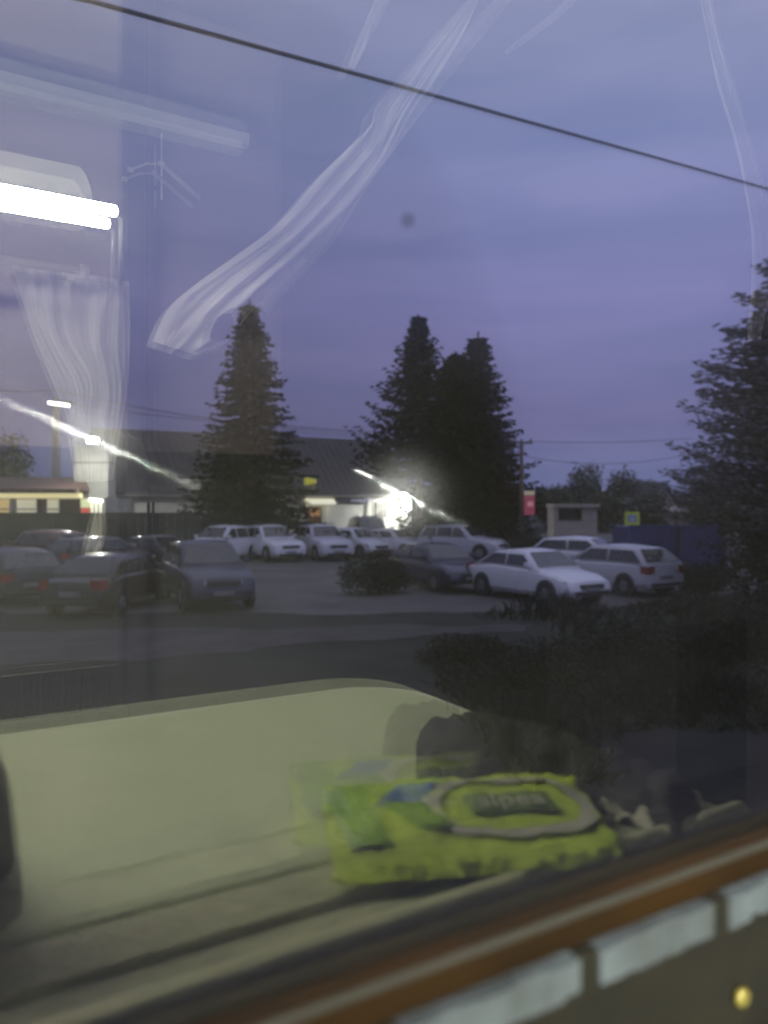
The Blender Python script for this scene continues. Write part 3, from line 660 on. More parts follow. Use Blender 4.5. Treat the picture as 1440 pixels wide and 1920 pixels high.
# window
wd = thing('train_window', 'large double-glazed train window with a varnished brown wooden bottom frame and worn silver seal', 'window', (0, D, EYE))
ZB = -.1455
def wbox(nm, a, c, m, par=wd, bev=.002): return MB().box(a, c).obj(nm, m, par, bevel=bev)
gm_ = bpy.data.materials.new('window_glass'); gm_.use_nodes = True; g = gm_.node_tree; g.nodes.clear()
def gn(t): return g.nodes.new(t)
fr = gn('ShaderNodeFresnel'); fr.inputs[0].default_value = 1.5
ma = gn('ShaderNodeMath'); ma.operation = 'MULTIPLY_ADD'; ma.inputs[1].default_value = 2.0; ma.inputs[2].default_value = .06; g.links.new(fr.outputs[0], ma.inputs[0])
tp = gn('ShaderNodeBsdfTransparent'); tp.inputs[0].default_value = (.97, .98, .975, 1)
gl = gn('ShaderNodeBsdfGlossy'); gl.inputs['Roughness'].default_value = 0.0; gl.inputs[0].default_value = (1, 1, .97, 1)
mx = gn('ShaderNodeMixShader'); g.links.new(ma.outputs[0], mx.inputs[0]); g.links.new(tp.outputs[0], mx.inputs[1]); g.links.new(gl.outputs[0], mx.inputs[2])
sm = gn('ShaderNodeBsdfRefraction'); sm.inputs['IOR'].default_value = 1.10; sm.inputs['Roughness'].default_value = .62
m2 = gn('ShaderNodeMixShader'); m2.inputs[0].default_value = .040; 
g.links.new(mx.outputs[0], m2.inputs[1]); # fine wiped scratches in the grease drag each bright light into a slanting streak
sk_ = gn('ShaderNodeBsdfRefraction'); sk_.inputs['IOR'].default_value = 1.3; sk_.inputs['Roughness'].default_value = .07
gt0 = gn('ShaderNodeTexCoord'); gsc = gn('ShaderNodeVectorMath'); gsc.operation = 'SCALE'; gsc.inputs['Scale'].default_value = 40000; g.links.new(gt0.outputs['Object'], gsc.inputs[0])
gw_ = gn('ShaderNodeTexWhiteNoise'); g.links.new(gsc.outputs[0], gw_.inputs[0])
gs0 = gn('ShaderNodeSeparateColor'); g.links.new(gw_.outputs['Color'], gs0.inputs[0]); gs_ = gn('ShaderNodeMath'); gs_.operation = 'SUBTRACT'; g.links.new(gs0.outputs[0], gs_.inputs[0]); g.links.new(gs0.outputs[1], gs_.inputs[1])
gp1 = gn('ShaderNodeMath'); gp1.operation = 'MULTIPLY'; gp1.inputs[1].default_value = 1; g.links.new(gs_.outputs[0], gp1.inputs[0])
gv = gn('ShaderNodeVectorMath'); gv.operation = 'SCALE'; gv.inputs[0].default_value = (.92, 0, -.40); g.links.new(gp1.outputs[0], gv.inputs['Scale'])
gv2 = gn('ShaderNodeVectorMath'); gv2.operation = 'SCALE'; gv2.inputs['Scale'].default_value = .65; g.links.new(gv.outputs[0], gv2.inputs[0])
gge = gn('ShaderNodeNewGeometry'); gva = gn('ShaderNodeVectorMath'); gva.operation = 'ADD'; g.links.new(gge.outputs['Incoming'], gva.inputs[0]); g.links.new(gge.outputs['Incoming'], sm.inputs['Normal']); g.links.new(gv2.outputs[0], gva.inputs[1])
gvn = gn('ShaderNodeVectorMath'); gvn.operation = 'NORMALIZE'; g.links.new(gva.outputs[0], gvn.inputs[0]); g.links.new(gvn.outputs[0], sk_.inputs['Normal'])
ms = gn('ShaderNodeMixShader'); ms.inputs[0].default_value = .48; g.links.new(sm.outputs[0], ms.inputs[1]); g.links.new(sk_.outputs[0], ms.inputs[2])
g.links.new(ms.outputs[0], m2.inputs[2])
# thin film of dust and wiped streaks, added as a veil lifting the blacks
df = gn('ShaderNodeBsdfDiffuse'); df.inputs[0].default_value = (.8, .8, .72, 1); gtc = gn('ShaderNodeTexCoord'); gmp = gn('ShaderNodeMapping'); gmp.inputs['Rotation'].default_value = (0, R(38), 0); gmp.inputs['Scale'].default_value = (3.2, 1, 14)
gno = gn('ShaderNodeTexNoise'); gno.inputs['Scale'].default_value = 1.3; gno.inputs['Detail'].default_value = 3; g.links.new(gtc.outputs['Object'], gmp.inputs[0]); g.links.new(gmp.outputs[0], gno.inputs[0])
gmr = gn('ShaderNodeMapRange'); gmr.inputs['From Min'].default_value = .35; gmr.inputs['From Max'].default_value = .75; gmr.inputs['To Min'].default_value = .0003; gmr.inputs['To Max'].default_value = .0022; g.links.new(gno.outputs[0], gmr.inputs['Value'])
m3 = gn('ShaderNodeMixShader'); g.links.new(gmr.outputs[0], m3.inputs[0]); g.links.new(m2.outputs[0], m3.inputs[1]); g.links.new(df.outputs[0], m3.inputs[2])
ou = gn('ShaderNodeOutputMaterial'); g.links.new(m3.outputs[0], ou.inputs[0])
for yy_ in (.0, .029):
    pn = mesh_obj('pane', [(-.60, yy_, ZB - .01), (.76, yy_, ZB - .01), (.76, yy_, .48), (-.60, yy_, .48)], [(0, 1, 2, 3)], gm_, wd)
# bottom frame, stepping down to the sill
wbox('bottom_frame', (-.62, -.010, ZB - .0160), (.78, .0, ZB - .001), frame_m)
wbox('glazing_bead', (-.62, -.013, ZB - .003), (.78, -.0105, ZB - .0005), olive_m, bev=.001)
wbox('inner_groove', (-.62, .003, ZB - .03), (.78, .0275, ZB - .012), frame_d)
wbox('side_frame', (-.63, -.02, ZB - .03), (-.60, .03, .5), frame_m); wbox('side_frame', (.76, -.02, ZB - .03), (.79, .03, .5), frame_m); wbox('top_frame', (-.60, -.02, .48), (.76, .03, .51), frame_m)
# worn silver seal in short lengths with dark joints
x = -.60
rs = random.Random(3)
seal = MB(); joints = MB()
while x < .76:
    l = rs.uniform(.055, .075); kk = 10
    for q in range(kk):
        xa, xb = x + l * q / kk, x + l * (q + 1) / kk; w1 = .0020 * noise.noise(Vector((xa * 60, 3, 1))); w2 = .0024 * noise.noise(Vector((xa * 75, 9, 1)))
        seal.box((xa, -.0130 + w1 * .3, ZB - .0305 + w2), (xb, -.002, ZB - .0175 + w1))
    joints.box((x + l, -.0125, ZB - .0315), (x + l + .010, -.002, ZB - .0170)); x += l + .010
seal.obj('silver_seal', alu, wd); joints.obj('seal_joint', frame_d, wd, bevel=.001)
wbox('lower_board', (-.62, -.008, -.30), (.78, -.0, ZB - .0335), frame_d)
dd = ray(1388, 1868); tt = (D - .009) / dd.y; c = Vector((dd.x * tt, -.009, dd.z * tt))
sc_ = MB().tube([c, c + Vector((0, -.0022, 0))], [.0042, .0034], 14).obj('brass_screw', mat('brass', (.13, .11, .02), .3, .2), wd, True)
# small speck of dirt on the glass
sp = P(766, 412, 1); dd = ray(766, 412); tt = (D - .001) / dd.y; c = Vector((dd.x * tt, D - .001 - D, dd.z * tt))
mb = MB().tube([c, c + Vector((0, .0006, 0))], .0014, 14); mb.obj('dirt_speck', mat('dirt', (.0015, .0015, .002), 1, spec=0), wd)

# ledge / sill at table level next to the wall
tb = thing('side_table', 'pale olive folding train table with rounded corner and thin bright edge trim', 'table', (0, 0, 0))
xr = M_z(760, 1290, TZ).x; yf = M_z(700, 1285, TZ).y
yb = D - .012
def rrect(x0, y0, x1, y1, r, n=10):       # outline with rounded free corners (low y side)
    o = [(x0, y1)]
    for k in range(n + 1): a = math.pi + math.pi / 2 * k / n; o.append((x0 + r + r * math.cos(a), y0 + r + r * math.sin(a)))
    for k in range(n + 1): a = -math.pi / 2 + math.pi / 2 * k / n; o.append((x1 - r + r * math.cos(a), y0 + r + r * math.sin(a)))
    o.append((x1, y1)); return o
gap = M_z(290, 1705, TZ).y
MB().slab(rrect(-.30, yf, xr, gap - .006, .085), TZ - .02, TZ).obj('table_top', cream_l, tb, bevel=.002)
rim = MB(); oo = rrect(-.303, yf - .003, xr + .003, gap - .006, .088); 
rim.tube([(x, y, TZ - .003) for x, y in oo], .0042, 6); rim.obj('edge_trim', mat('edge_trim', (.66, .68, .58), .3), tb, True)
MB().box((-.30, gap + .006, TZ - .02), (xr, yb, TZ + .004)).obj('fixed_leaf', ledge_m, tb, bevel=.004)
MB().box((-.30, gap - .005, TZ - .02), (xr, gap + .005, TZ - .012)).obj('hinge_gap', dark_pm, tb)
for k, (yo, h_) in enumerate(((.055, .005), (.095, .009), (.125, .004))):
    MB().tube([(-.30, gap + yo, TZ + .004), (xr, gap + yo * .96, TZ + .004)], h_, 8).obj('ridge', ledge_m if k != 1 else mat('pale_ridge', (.62, .62, .42), .3), tb, True)
MB().box((-.05, -.25, 1.77), (-.01, -.21, TZ - .021)).obj('leg', alu, tb, bevel=.004)

# green packet of wipes
def on(px, py, z=0): p = M_z(px, py, TZ + .012 + z); return p
pa, pb = on(590, 1652), on(1172, 1612); pc = on(1120, 1482); pd_ = on(572, 1540)
cx = (pa + pb + pc + pd_) / 4; ax = (pb - pa); ang = math.atan2(ax.y, ax.x)
pk = thing('wipes_packet', 'bright green crinkled wipes packet with an oval lid and dark name badge on the table', 'packet', (cx.x, cx.y, TZ), ang)
0 and print('packet', [tuple(round(q, 3) for q in v) for v in (pa, pb, pc, pd_)], ax.length)
HL = ax.length / 2 * .97; HW = .056; pk.rotation_euler = (R(-9), 0, ang); pk.location.z = TZ + .008
green = mat('green_film', (.34, .48, .03), .25, var=.3, scale=18, c2=(.60, .76, .12), bump=.3, bs=55)
dgreen = mat('dark_green_film', (.06, .13, .012), .3, var=.4, scale=30)
vs = []; fs = []; NX, NY = 44, 18
for side in (1, -1):
    for i in range(NX + 1):
        for j in range(NY + 1):
            s, q = i / NX * 2 - 1, j / NY * 2 - 1
            pil = max(0, (1 - abs(s) ** 5)) ** .6 * max(0, (1 - abs(q) ** 3)) ** .6
            wob = noise.noise(Vector((s * 5, q * 3, 3))) * .0035 + noise.noise(Vector((s * 18, q * 7, 8))) * .0012 * (1 + 2 * abs(s) ** 4)
            edge = 1 + .04 * noise.noise(Vector((q * 5, s, 1)))
            z = .013 + side * .010 * pil + wob * (1 if side > 0 else .2)
            if abs(s) > .93: z += .004 * math.sin(q * 14)
            vs.append((s * HL * edge, q * HW * (1 + .05 * noise.noise(Vector((s * 4, q, 5)))), max(z, .002)))
n1 = (NX + 1) * (NY + 1)
for sft in (0, n1):
    for i in range(NX):
        for j in range(NY):
            a_ = sft + i * (NY + 1) + j; fs.append((a_, a_ + 1, a_ + NY + 2, a_ + NY + 1))
o = mesh_obj('film', vs, fs, green, pk, True)
def topz(x, y):
    s, q = x / HL, y / HW; s = max(-1, min(1, s)); q = max(-1, min(1, q))
    pil = max(0, (1 - abs(s) ** 5)) ** .6 * max(0, (1 - abs(q) ** 3)) ** .6
    return .013 + .010 * pil + noise.noise(Vector((s * 5, q * 3, 3))) * .0035 + noise.noise(Vector((s * 18, q * 7, 8))) * .0012 * (1 + 2 * abs(s) ** 4)
# oval pale lid ring
rv = []; rf_ = []; c0 = (.030, -.002); n = 48
def oval(r, a): return (c0[0] + .060 * r * math.copysign(abs(math.cos(a)) ** .8, math.cos(a)), c0[1] + .036 * r * math.copysign(abs(math.sin(a)) ** .8, math.sin(a)))
def patch(nm, pts_in, pts_out, m, up=.0018, par=pk):
    v = [(x, y, topz(x, y) + up) for x, y in pts_in] + [(x, y, topz(x, y) + up) for x, y in pts_out]; n = len(pts_in)
    return mesh_obj(nm, v, [(i, (i + 1) % n, n + (i + 1) % n, n + i) for i in range(n)], m, par, True)
pale = mat('pale_print', (.50, .50, .42), .4, var=.1)
lid = patch('lid_ring', [oval(.80, 2 * math.pi * k / n) for k in range(n)], [oval(1.0, 2 * math.pi * k / n) for k in range(n)], pale)
# name badge (grid so that it follows the film)
def grid(nm, x0, x1, y0, y1, m, up, par, sk=0, nx=14, ny=8):
    v = []; f = []
    for i in range(nx + 1):
        for j in range(ny + 1):
            x = x0 + (x1 - x0) * i / nx + sk * (j / ny - .5); y = y0 + (y1 - y0) * j / ny; v.append((x, y, topz(x, y) + up))
    for i in range(nx):
        for j in range(ny): a_ = i * (ny + 1) + j; f.append((a_, a_ + 1, a_ + ny + 2, a_ + ny + 1))
    return mesh_obj(nm, v, f, m, par, True)
grid('name_badge', c0[0] - .030, c0[0] + .030, c0[1] - .012, c0[1] + .012, mat('badge_green', (.07, .11, .03), .4), .0022, pk)
cu = bpy.data.curves.new('pack_text', 'FONT'); cu.body = 'alpea'; cu.size = .023; cu.extrude = .0002; cu.align_x = 'CENTER'; cu.align_y = 'CENTER'
tx = text_obj(cu, pale, pk, (c0[0], c0[1], topz(*c0) + .0048), (0, 0, 0), 'lettering', 1); tx.scale = (1, -1, 1)
grid('blue_leaf_print', -.052, -.022, -.034, -.006, mat('blue_print', (.03, .075, .20), .4), .002, pk, -.02)
grid('dark_leaf_print', -.045, -.020, -.010, .022, dgreen, .0024, pk, .02)
grid('end_panel', -HL * .93, -.062, -.040, .034, dgreen, .002, pk, .012)

# clear crumpled wrapper to the right of the packet
wp = MB(); rnd = random.Random(12)
wc = M_z(1205, 1520, TZ + .01); n0 = 26
film = bpy.data.materials.new('clear_film'); film.use_nodes = True; q = film.node_tree; bsd = q.nodes['Principled BSDF']
bsd.inputs['Base Color'].default_value = (.62, .62, .5, 1); bsd.inputs['Roughness'].default_value = .2; bsd.inputs['Alpha'].default_value = .26
wv = []; wf = []
for i in range(n0 + 1):
    for j in range(n0 + 1):
        u_, v_ = i / n0 * 2 - 1, j / n0 * 2 - 1; e = 1 + .25 * noise.noise(Vector((u_ * 1.5, v_ * 1.5, 4)))
        wv.append((u_ * .030 * e, v_ * .040 * e, .006 + .022 * abs(noise.noise(Vector((u_ * 2.2, v_ * 1.4, 1)))) + .004 * abs(noise.noise(Vector((u_ * 6, v_ * 6, 2))))))
for i in range(n0):
    for j in range(n0): a_ = i * (n0 + 1) + j; wf.append((a_, a_ + 1, a_ + n0 + 2, a_ + n0 + 1))
wo_ = mesh_obj('plastic_wrapper', wv, wf, film, None, False, (wc.x, wc.y, TZ)); tag(wo_, 'crumpled clear plastic wrapper at the right end of the green packet', 'wrapper')
# black folded jacket along the right edge of the table
blk = mat('black_cloth', (.006, .006, .0065), .85, bump=.15, spec=.2)
near = [(783, 1432), (860, 1432), (950, 1442), (1040, 1462), (1130, 1486), (1215, 1512), (1275, 1535)]
farr = [(783, 1352), (850, 1328), (950, 1332), (1050, 1362), (1150, 1396), (1230, 1428), (1310, 1470)]
def smp(p, s):
    k = s * (len(p) - 1); i = min(int(k), len(p) - 2); f = k - i; return (p[i][0] * (1 - f) + p[i + 1][0] * f, p[i][1] * (1 - f) + p[i + 1][1] * f)
org = M_z(900, 1420, TZ); org.z = TZ; jv = []; jf = []; NU, NV = 48, 16
for i in range(NU + 1):
    for j in range(NV + 1):
        s_, q = i / NU, j / NV; a_ = smp(near, s_); b_ = smp(farr, s_); p = M_z(a_[0] + (b_[0] - a_[0]) * q, a_[1] + (b_[1] - a_[1]) * q, TZ + .022) - org
        rim_ = min(1, min(q, 1 - q) * 7, min(s_, 1 - s_) * 14) ** .5
        p.z = .002 + .022 * rim_ + .007 * rim_ * noise.noise(Vector((s_ * 14, q * 3, 2))) + .003 * rim_ * noise.noise(Vector((s_ * 40, q * 9, 7))); jv.append(p)
for i in range(NU):
    for j in range(NV): a_ = i * (NV + 1) + j; jf.append((a_, a_ + NV + 1, a_ + NV + 2, a_ + 1))
jk = mesh_obj('jacket', jv, jf, blk, None, True, org); so_ = jk.modifiers.new('thick', 'SOLIDIFY'); so_.thickness = .0015; tag(jk, 'black folded jacket lying along the right edge of the table behind the packet', 'jacket')

# ---- lamp under the rack ----
la, lb_ = M_at(-150, 335, 1.15), M_at(228, 398, 1.15)
zl = M_at(110, 365, 1.15).z
lt = thing('ceiling_lamp', 'long fluorescent carriage lamp glowing white at the left', 'lamp', (lb_.x, lb_.y, zl))
lampm = emit('fluorescent', (1, .97, .80), 2300)
MB().box((-1.0, -.03, -.008), (0, -.018, .009)).obj('diffuser', lampm, lt, bevel=.006)
for xx in (-.98, -.03): MB().box((xx, -.05, -.005), (xx + .02, -.031, .005)).obj('bracket', alu, lt)
# white curved plate added above the tube, shaped as its soft glow
r0, r1 = M_at(-150, 210, 1.3), M_at(188, 300, 1.3); vs = []; fs = []
for i in range(25):
    for j in range(11):
        s, q = i / 24, j / 10; e = min(1, (1 - s) * 9) ** .5; zc0 = .5 + (q - .5) * e
        vs.append((r0.x + (r1.x - r0.x) * s - lb_.x, r1.y - lb_.y - .05 * math.sin(zc0 * 3.1416), zl + .022 + zc0 * .085 - zl))
for i in range(24):
    for j in range(10): a_ = i * 11 + j; fs.append((a_, a_ + 1, a_ + 12, a_ + 11))
mesh_obj('reflector', vs, fs, mat('reflector_white', (.75, .76, .70), .35, var=.35, scale=5), lt, True)
# shelf / rod below the lamp catching its light
ra = M_at(150, 507, 1.75)
rd = thing('curtain_rail', 'pale metal curtain rail below the lamp holding the gathered curtain', 'rail', (ra.x, ra.y, ra.z))
MB().tube([(-.9, 0, 0), (.0, 0, 0)], .0095, 10).obj('rod', mat('rod_pale', (.75, .73, .60), .25, .3), rd, True)
MB().tube([(.0, 0, 0), (.018, 0, 0)], .014, 10).obj('finial', chrome, rd, True)
for x in (-.02, -.85): MB().box((x, -.05, -.01), (x + .015, 0, .01)).obj('bracket', chrome, rd)
# upright chrome bar beside the lamp
ba = M_at(226, 398, 1.2); bb = M_at(226, 528, 1.2)
br = thing('grab_bar', 'upright chrome grab bar at the end of the lamp', 'bar', (ba.x, ba.y, bb.z))
MB().tube([(0, -.02, 0), (0, 0, .01), (0, 0, ba.z - bb.z - .01), (0, -.02, ba.z - bb.z)], .0035, 8).obj('bar', chrome, br, True)
# coat hook
ha = M_at(303, 307, 1.75); hk = thing('coat_hook', 'chrome coat hook with thin upright stem and slanting arm on the far wall', 'hook', ha)
h0 = M_at(303, 250, 1.75) - ha; h1 = M_at(303, 374, 1.75) - ha; h2 = M_at(245, 318, 1.75) - ha; h3 = M_at(375, 372, 1.75) - ha
MB().tube([h0, Vector((0, 0, 0)), h1 * .35], .0022, 6).obj('stem', chrome, hk, True)
MB().tube([h1 * .5, h1], .0030, 6).obj('tip', chrome, hk, True)
MB().tube([h2, h2 * .5 + Vector((0, 0, .006)), Vector((0, 0, 0))], .0028, 6).obj('arm', chrome, hk, True)
MB().tube([Vector((0, 0, 0)), h3], .005, 6).obj('strut', mat('strut_grey', (.4, .4, .42), .5), hk, True)
for v in (h2, Vector((0, 0, 0))): MB().tube([v - Vector((.006, 0, 0)), v + Vector((.006, 0, 0))], .006, 8).obj('knob', chrome, hk, True)

# ---- curtains ----
def sheer(nm, col, alpha, var=.12):
    m = bpy.data.materials.new(nm); m.use_nodes = True; t = m.node_tree; b = t.nodes['Principled BSDF']; b.inputs['Base Color'].default_value = (*col, 1); b.inputs['Roughness'].default_value = .9
    tl = t.nodes.new('ShaderNodeBsdfTranslucent'); tl.inputs[0].default_value = (*col, 1); mx = t.nodes.new('ShaderNodeMixShader'); mx.inputs[0].default_value = .15
    t.links.new(b.outputs[0], mx.inputs[1]); t.links.new(tl.outputs[0], mx.inputs[2])
    tr = t.nodes.new('ShaderNodeBsdfTransparent'); m2 = t.nodes.new('ShaderNodeMixShader')
    lw = t.nodes.new('ShaderNodeLayerWeight'); lw.inputs[0].default_value = .25
    mr = t.nodes.new('ShaderNodeMapRange'); mr.inputs['To Min'].default_value = alpha; mr.inputs['To Max'].default_value = 1; t.links.new(lw.outputs['Facing'], mr.inputs['Value'])
    t.links.new(mr.outputs[0], m2.inputs[0]); t.links.new(tr.outputs[0], m2.inputs[1]); t.links.new(mx.outputs[0], m2.inputs[2])
    t.links.new(m2.outputs[0], t.nodes['Material Output'].inputs[0]); return m
sh1 = sheer('sheer_white', (.88, .88, .90), .92); sh2 = sheer('sheer_grey', (.74, .74, .72), .72); sh3 = sheer('sheer_faint', (.8, .8, .84), .42)
def cloth(name, left, right, Y, m, label, folds=9, amp=.02, nu=60, nv=90, seed=1, crumple=0, grp=None, hole=None):
    """left/right: the two edges, as lists of picture points from top to bottom"""
    def samp(pts, s):
        k = s * (len(pts) - 1); i = min(int(k), len(pts) - 2); f = k - i
        p0, p1, p2, p3 = pts[max(i - 1, 0)], pts[i], pts[i + 1], pts[min(i + 2, len(pts) - 1)]
        return [.5 * ((2 * p1[c]) + (-p0[c] + p2[c]) * f + (2 * p0[c] - 5 * p1[c] + 4 * p2[c] - p3[c]) * f * f + (-p0[c] + 3 * p1[c] - 3 * p2[c] + p3[c]) * f ** 3) for c in (0, 1)]
    v = []; f = []
    for j in range(nv + 1):
        s = j / nv; a_, b_ = samp(left, s), samp(right, s)
        for i in range(nu + 1):
            u_ = i / nu; px = a_[0] + (b_[0] - a_[0]) * u_; py = a_[1] + (b_[1] - a_[1]) * u_
            wp_ = u_ + .18 * noise.noise(Vector((u_ * 2, s * 3, seed + 9)))
            wv = noise.noise(Vector((wp_ * folds, s * 1.6, seed))) * amp * 1.7 + noise.noise(Vector((wp_ * folds * 2.6, s * 3.5, seed + 3))) * amp * .6 + noise.noise(Vector((u_ * folds * 1.4, s * 26, seed + 5))) * amp * crumple * max(0, s - .72) * 6
            v.append(M_at(px, py, Y + wv))
    for j in range(nv):
        for i in range(nu):
            if hole:
                q = hole(i / nu, j / nv)
                if q: continue
            a_ = j * (nu + 1) + i; f.append((a_, a_ + 1, a_ + nu + 2, a_ + nu + 1))
    o = mesh_obj(name, v, f, m, None, True); tag(o, label, 'curtain', grp)
    return o
# big twisted sheer drape: narrow at the top right, opening into a loop lower left
cloth('curtain', [(905, -30), (830, 50), (760, 130), (705, 200), (690, 240), (600, 330), (520, 420), (440, 480), (370, 530), (315, 580), (286, 640)],
      [(905, -20), (870, 60), (815, 150), (770, 215), (728, 290), (672, 365), (610, 430), (550, 500), (480, 575), (420, 645), (375, 668)],
      1.6, sh1, 'long white sheer curtain twisted diagonally across the upper middle, ending in a gathered loop', 6, .016, 70, 190, 2, crumple=.9,
      hole=lambda u, s: ((u - .80) / .17) ** 2 + ((s - .855) / .05) ** 2 < 1 + .35 * math.sin(9 * u + 20 * s))
cloth('curtain', [(960, -40), (760, 190), (665, 330), (590, 450), (480, 560)], [(990, -40), (800, 200), (690, 350), (618, 462), (500, 590)], 1.68, sh3,
      'faint trailing edge of sheer curtain just right of the twisted white one', 2, .008, 14, 80, 5)
cloth('curtain', [(715, -30), (690, 30), (668, 80), (652, 125)], [(745, -30), (712, 40), (690, 80), (664, 130)], 1.65, sh3, 'thin faint curtain streak at the top, left of the twisted white curtain', 2, .006, 12, 40, 6)
cloth('curtain', [(1085, -30), (1040, 20), (990, 60), (945, 98)], [(1100, -20), (1062, 22), (1005, 66), (950, 104)], 1.6, sh3, 'thin faint curtain streak at the top, right of the twisted white curtain', 1, .006, 10, 40, 8)
cloth('curtain', [(1305, -40), (1325, 60), (1345, 160), (1375, 260), (1395, 350), (1410, 470), (1400, 640)], [(1330, -40), (1348, 60), (1380, 160), (1405, 250), (1432, 340), (1455, 470), (1425, 640)], 1.0, sh3,
      'narrow pale curtain streak running down near the right edge', 3, .006, 16, 80, 9)
# gathered curtain hanging from the rail at the left
cloth('curtain', [(18, 488), (60, 620), (100, 720), (130, 800), (148, 905)], [(242, 528), (244, 620), (240, 720), (226, 810), (212, 900)], 1.95, sh2,
      'pale gathered curtain hanging from the rail at the left and drawn in towards its foot', 10, .035, 110, 70, 11)
cloth('curtain', [(178, 962), (168, 1000), (158, 1042)], [(197, 958), (200, 1000), (186, 1046)], 1.95, sh2, 'short loose tail of the gathered curtain below its tie', 3, .012, 16, 20, 12)

# heater grille beyond the table
ga, gb_ = M_at(18, 1268, 1.25), M_at(225, 1335, 1.25)
gt = thing('heater_grille', 'slatted heater grille beyond the far edge of the table at the left', 'grille', (ga.x, ga.y, gb_.z))
gw, gh = gb_.x - ga.x, ga.z - gb_.z
gmat = mat('grille_grey', (.016, .018, .015), .5)
mb = MB().box((-.1, -.01, gh * .92), (gw, .0, gh)); mb.box((-.1, -.01, 0), (gw, 0, gh * .06)); mb.box((gw - .012, -.01, gh * .06), (gw, 0, gh * .92)); mb.obj('frame', gmat, gt)
mb = MB(); k = 0
while -.1 + k * .008 < gw - .014: mb.box((-.1 + k * .008, -.012, gh * .06), (-.1 + k * .008 + .004, -.002, gh * .92)); k += 1
mb.obj('slats', gmat, gt)
# end of the seat partition at the right: bluish grey board
pa_ = M_at(1268, 1300, 1.5); 
pt = thing('partition', 'upright blue-grey partition board showing faintly at the lower right', 'partition', (pa_.x, pa_.y, 1.77))
MB().box((0, -.003, 0), (.33, 0, M_at(1268, 1175, 1.5).z - 1.77)).obj('board', mat('blue_grey', (.045, .055, .06), .7), pt)
# ---- the photographer, seated left of the window, arm coming up at the left edge ----
def skin_obj(name, pts, edges, m, parent, sub=2):
    me = bpy.data.meshes.new(name); me.from_pydata([p[:3] for p in pts], edges, []); o = bpy.data.objects.new(name, me); COL.objects.link(o); o.parent = parent
    sk = o.modifiers.new('skin', 'SKIN'); 
    for i, p in enumerate(pts): me.skin_vertices[0].data[i].radius = (p[3], p[4] if len(p) > 4 else p[3]); 
    me.skin_vertices[0].data[0].use_root = True
    s = o.modifiers.new('sub', 'SUBSURF'); s.levels = sub; s.render_levels = sub; me.materials.append(m); return o
pe = thing('person', 'person in a dark brown sweater seated at the table, holding up a phone', 'person')
skinm = mat('skin', (.36, .21, .15), .5, var=.08, scale=30); sweater = mat('dark_brown_wool', (.028, .020, .016), .9, var=.3, scale=60, bump=.2); hairm = mat('dark_hair', (.02, .014, .01), .6)
bx_, by_ = -.62, -.50
body = [(bx_, by_, 2.22, .15, .12), (bx_, by_, 2.45, .14, .11), (bx_, by_ + .01, 2.68, .16, .11), (bx_, by_ + .01, 2.80, .06, .055), (bx_, by_ + .03, 2.90, .055, .055), (bx_, by_ + .04, 3.00, .075, .09), (bx_, by_ + .04, 3.08, .07, .085),
        (bx_ + .17, by_ + .03, 2.74, .06), (bx_ + .32, by_ + .14, 2.48, .05), (.004, -.085, 2.42, .044), (-.002, -.055, 2.63, .028),
        (bx_ - .17, by_ + .03, 2.74, .06), (bx_ - .22, by_ + .12, 2.48, .05), (bx_ + .02, by_ + .36, 2.55, .036), (-.14, .02, 2.64, .024),
        (bx_ + .1, by_ + .02, 2.18, .09), (bx_ + .12, by_ + .42, 2.22, .075), (bx_ + .12, by_ + .45, 1.84, .045), (bx_ - .1, by_ + .02, 2.18, .09), (bx_ - .1, by_ + .42, 2.22, .075), (bx_ - .1, by_ + .45, 1.84, .045)]
edg = [(0, 1), (1, 2), (2, 3), (3, 4), (4, 5), (5, 6), (2, 7), (7, 8), (8, 9), (9, 10), (2, 11), (11, 12), (12, 13), (13, 14), (0, 15), (15, 16), (16, 17), (0, 18), (18, 19), (19, 20)]
skin_obj('body', body, edg, skinm, pe)
clo = [(p[0], p[1], p[2], p[3] + .012, (p[4] if len(p) > 4 else p[3]) + .012) for p in body[:3]] + [(p[0], p[1], p[2], p[3] + .014) for p in (body[7], body[8], body[9], (-.002, -.055, 2.625, .028))] + [(p[0], p[1], p[2], p[3] + .014) for p in (body[11], body[12], body[13])]
skin_obj('sweater', clo, [(0, 1), (1, 2), (2, 3), (3, 4), (4, 5), (5, 6), (2, 7), (7, 8), (8, 9)], sweater, pe)
tro = [tuple(p[:3]) + tuple(q + .012 for q in p[3:]) for p in (body[0], body[15], body[16], body[17], body[18], body[19], body[20])]
skin_obj('trousers', tro, [(0, 1), (1, 2), (2, 3), (0, 4), (4, 5), (5, 6)], mat('dark_denim', (.02, .025, .045), .8), pe)
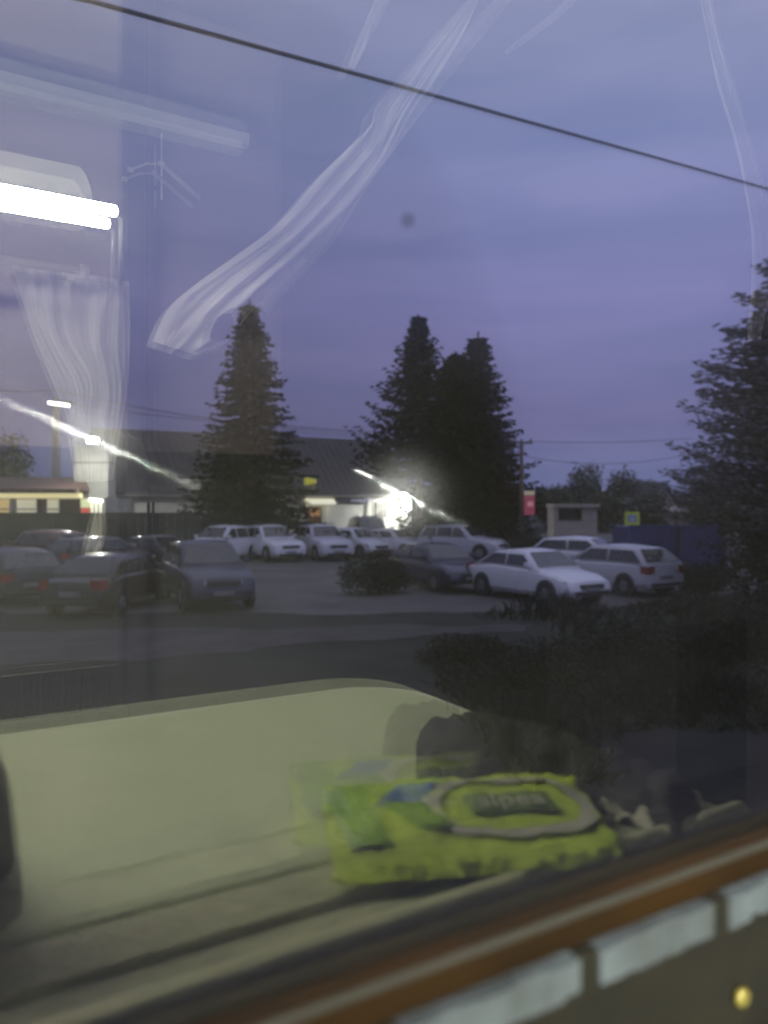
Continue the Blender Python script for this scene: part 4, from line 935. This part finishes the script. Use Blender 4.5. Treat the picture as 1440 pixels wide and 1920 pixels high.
def hand(wx, wy, wz, s):
    pts = [(wx, wy, wz, .022, .016), (wx + .004 * s, wy + .005, wz + .045, .034, .014), (wx + .004 * s, wy + .008, wz + .075, .034, .012)]; ed = [(0, 1), (1, 2)]
    for k, l in enumerate((.062, .072, .068, .052)):
        o_ = (k - 1.5) * .019; i = len(pts)
        pts += [(wx + o_, wy + .01, wz + .088, .0095), (wx + o_ + .004 * s, wy + .018, wz + .088 + l * .45, .0085), (wx + o_ + .014 * s, wy + .012, wz + .088 + l * .8, .0075)]; ed += [(2, i), (i, i + 1), (i + 1, i + 2)]
    i = len(pts); pts += [(wx - .036 * s, wy + .01, wz + .04, .011), (wx - .05 * s, wy + .016, wz + .066, .009)]; ed += [(1, i), (i, i + 1)]
    return pts, ed
for (x, y, z, s) in ((-.030, -.050, 2.645, -1), (-.14, .02, 2.63, 1)):
    pts, ed = hand(x, y, z, s); skin_obj('hand', pts, ed, skinm, pe, 1)
hh = MB(); hm = bmesh.new(); bmesh.ops.create_icosphere(hm, subdivisions=3, radius=.105)
me = bpy.data.meshes.new('hair'); 
for v in hm.verts:
    v.co = Vector((v.co.x * .82, v.co.y * 1.0, v.co.z * 1.05)) * (1 + .05 * noise.noise(v.co * 30))
bmesh.ops.delete(hm, geom=[v for v in hm.verts if v.co.y > .045 and v.co.z < .05 or v.co.z < -.07], context='VERTS')
hm.to_mesh(me); hm.free(); ho = bpy.data.objects.new('hair', me); COL.objects.link(ho); ho.parent = pe; ho.location = (bx_, by_ + .035, 3.06); me.materials.append(hairm)
for s in (-1, 1):
    MB().tube([(bx_ + s * .03, by_ + .118, 3.04), (bx_ + s * .03, by_ + .126, 3.04)], .011, 10).obj('eye', mat('eye', (.3, .3, .3), .2), pe, True)
    MB().tube([(bx_ + s * .076, by_ + .04, 3.00), (bx_ + s * .082, by_ + .035, 3.05)], .018, 8).obj('ear', skinm, pe, True)
MB().tube([(bx_, by_ + .12, 3.04), (bx_, by_ + .145, 3.00)], [.007, .014], 8).obj('nose', skinm, pe, True)
MB().tube([(bx_ - .024, by_ + .124, 2.965), (bx_, by_ + .131, 2.963), (bx_ + .024, by_ + .124, 2.965)], .006, 8).obj('mouth', mat('lips', (.3, .1, .09), .5), pe, True)
ph = thing('phone', 'black phone held upright just left of the table in the seated person\'s hands', 'phone', (-.03, -.02, 2.72), -YAW)
MB().box((-.070, -.008, -.07), (.004, .0, .075)).obj('case', blk, ph, True, bevel=.004)
MB().box((-.060, -.0095, -.06), (-.006, -.0085, .065)).obj('screen', glassdark, ph)

# inside the coach only the one carriage lamp gives light
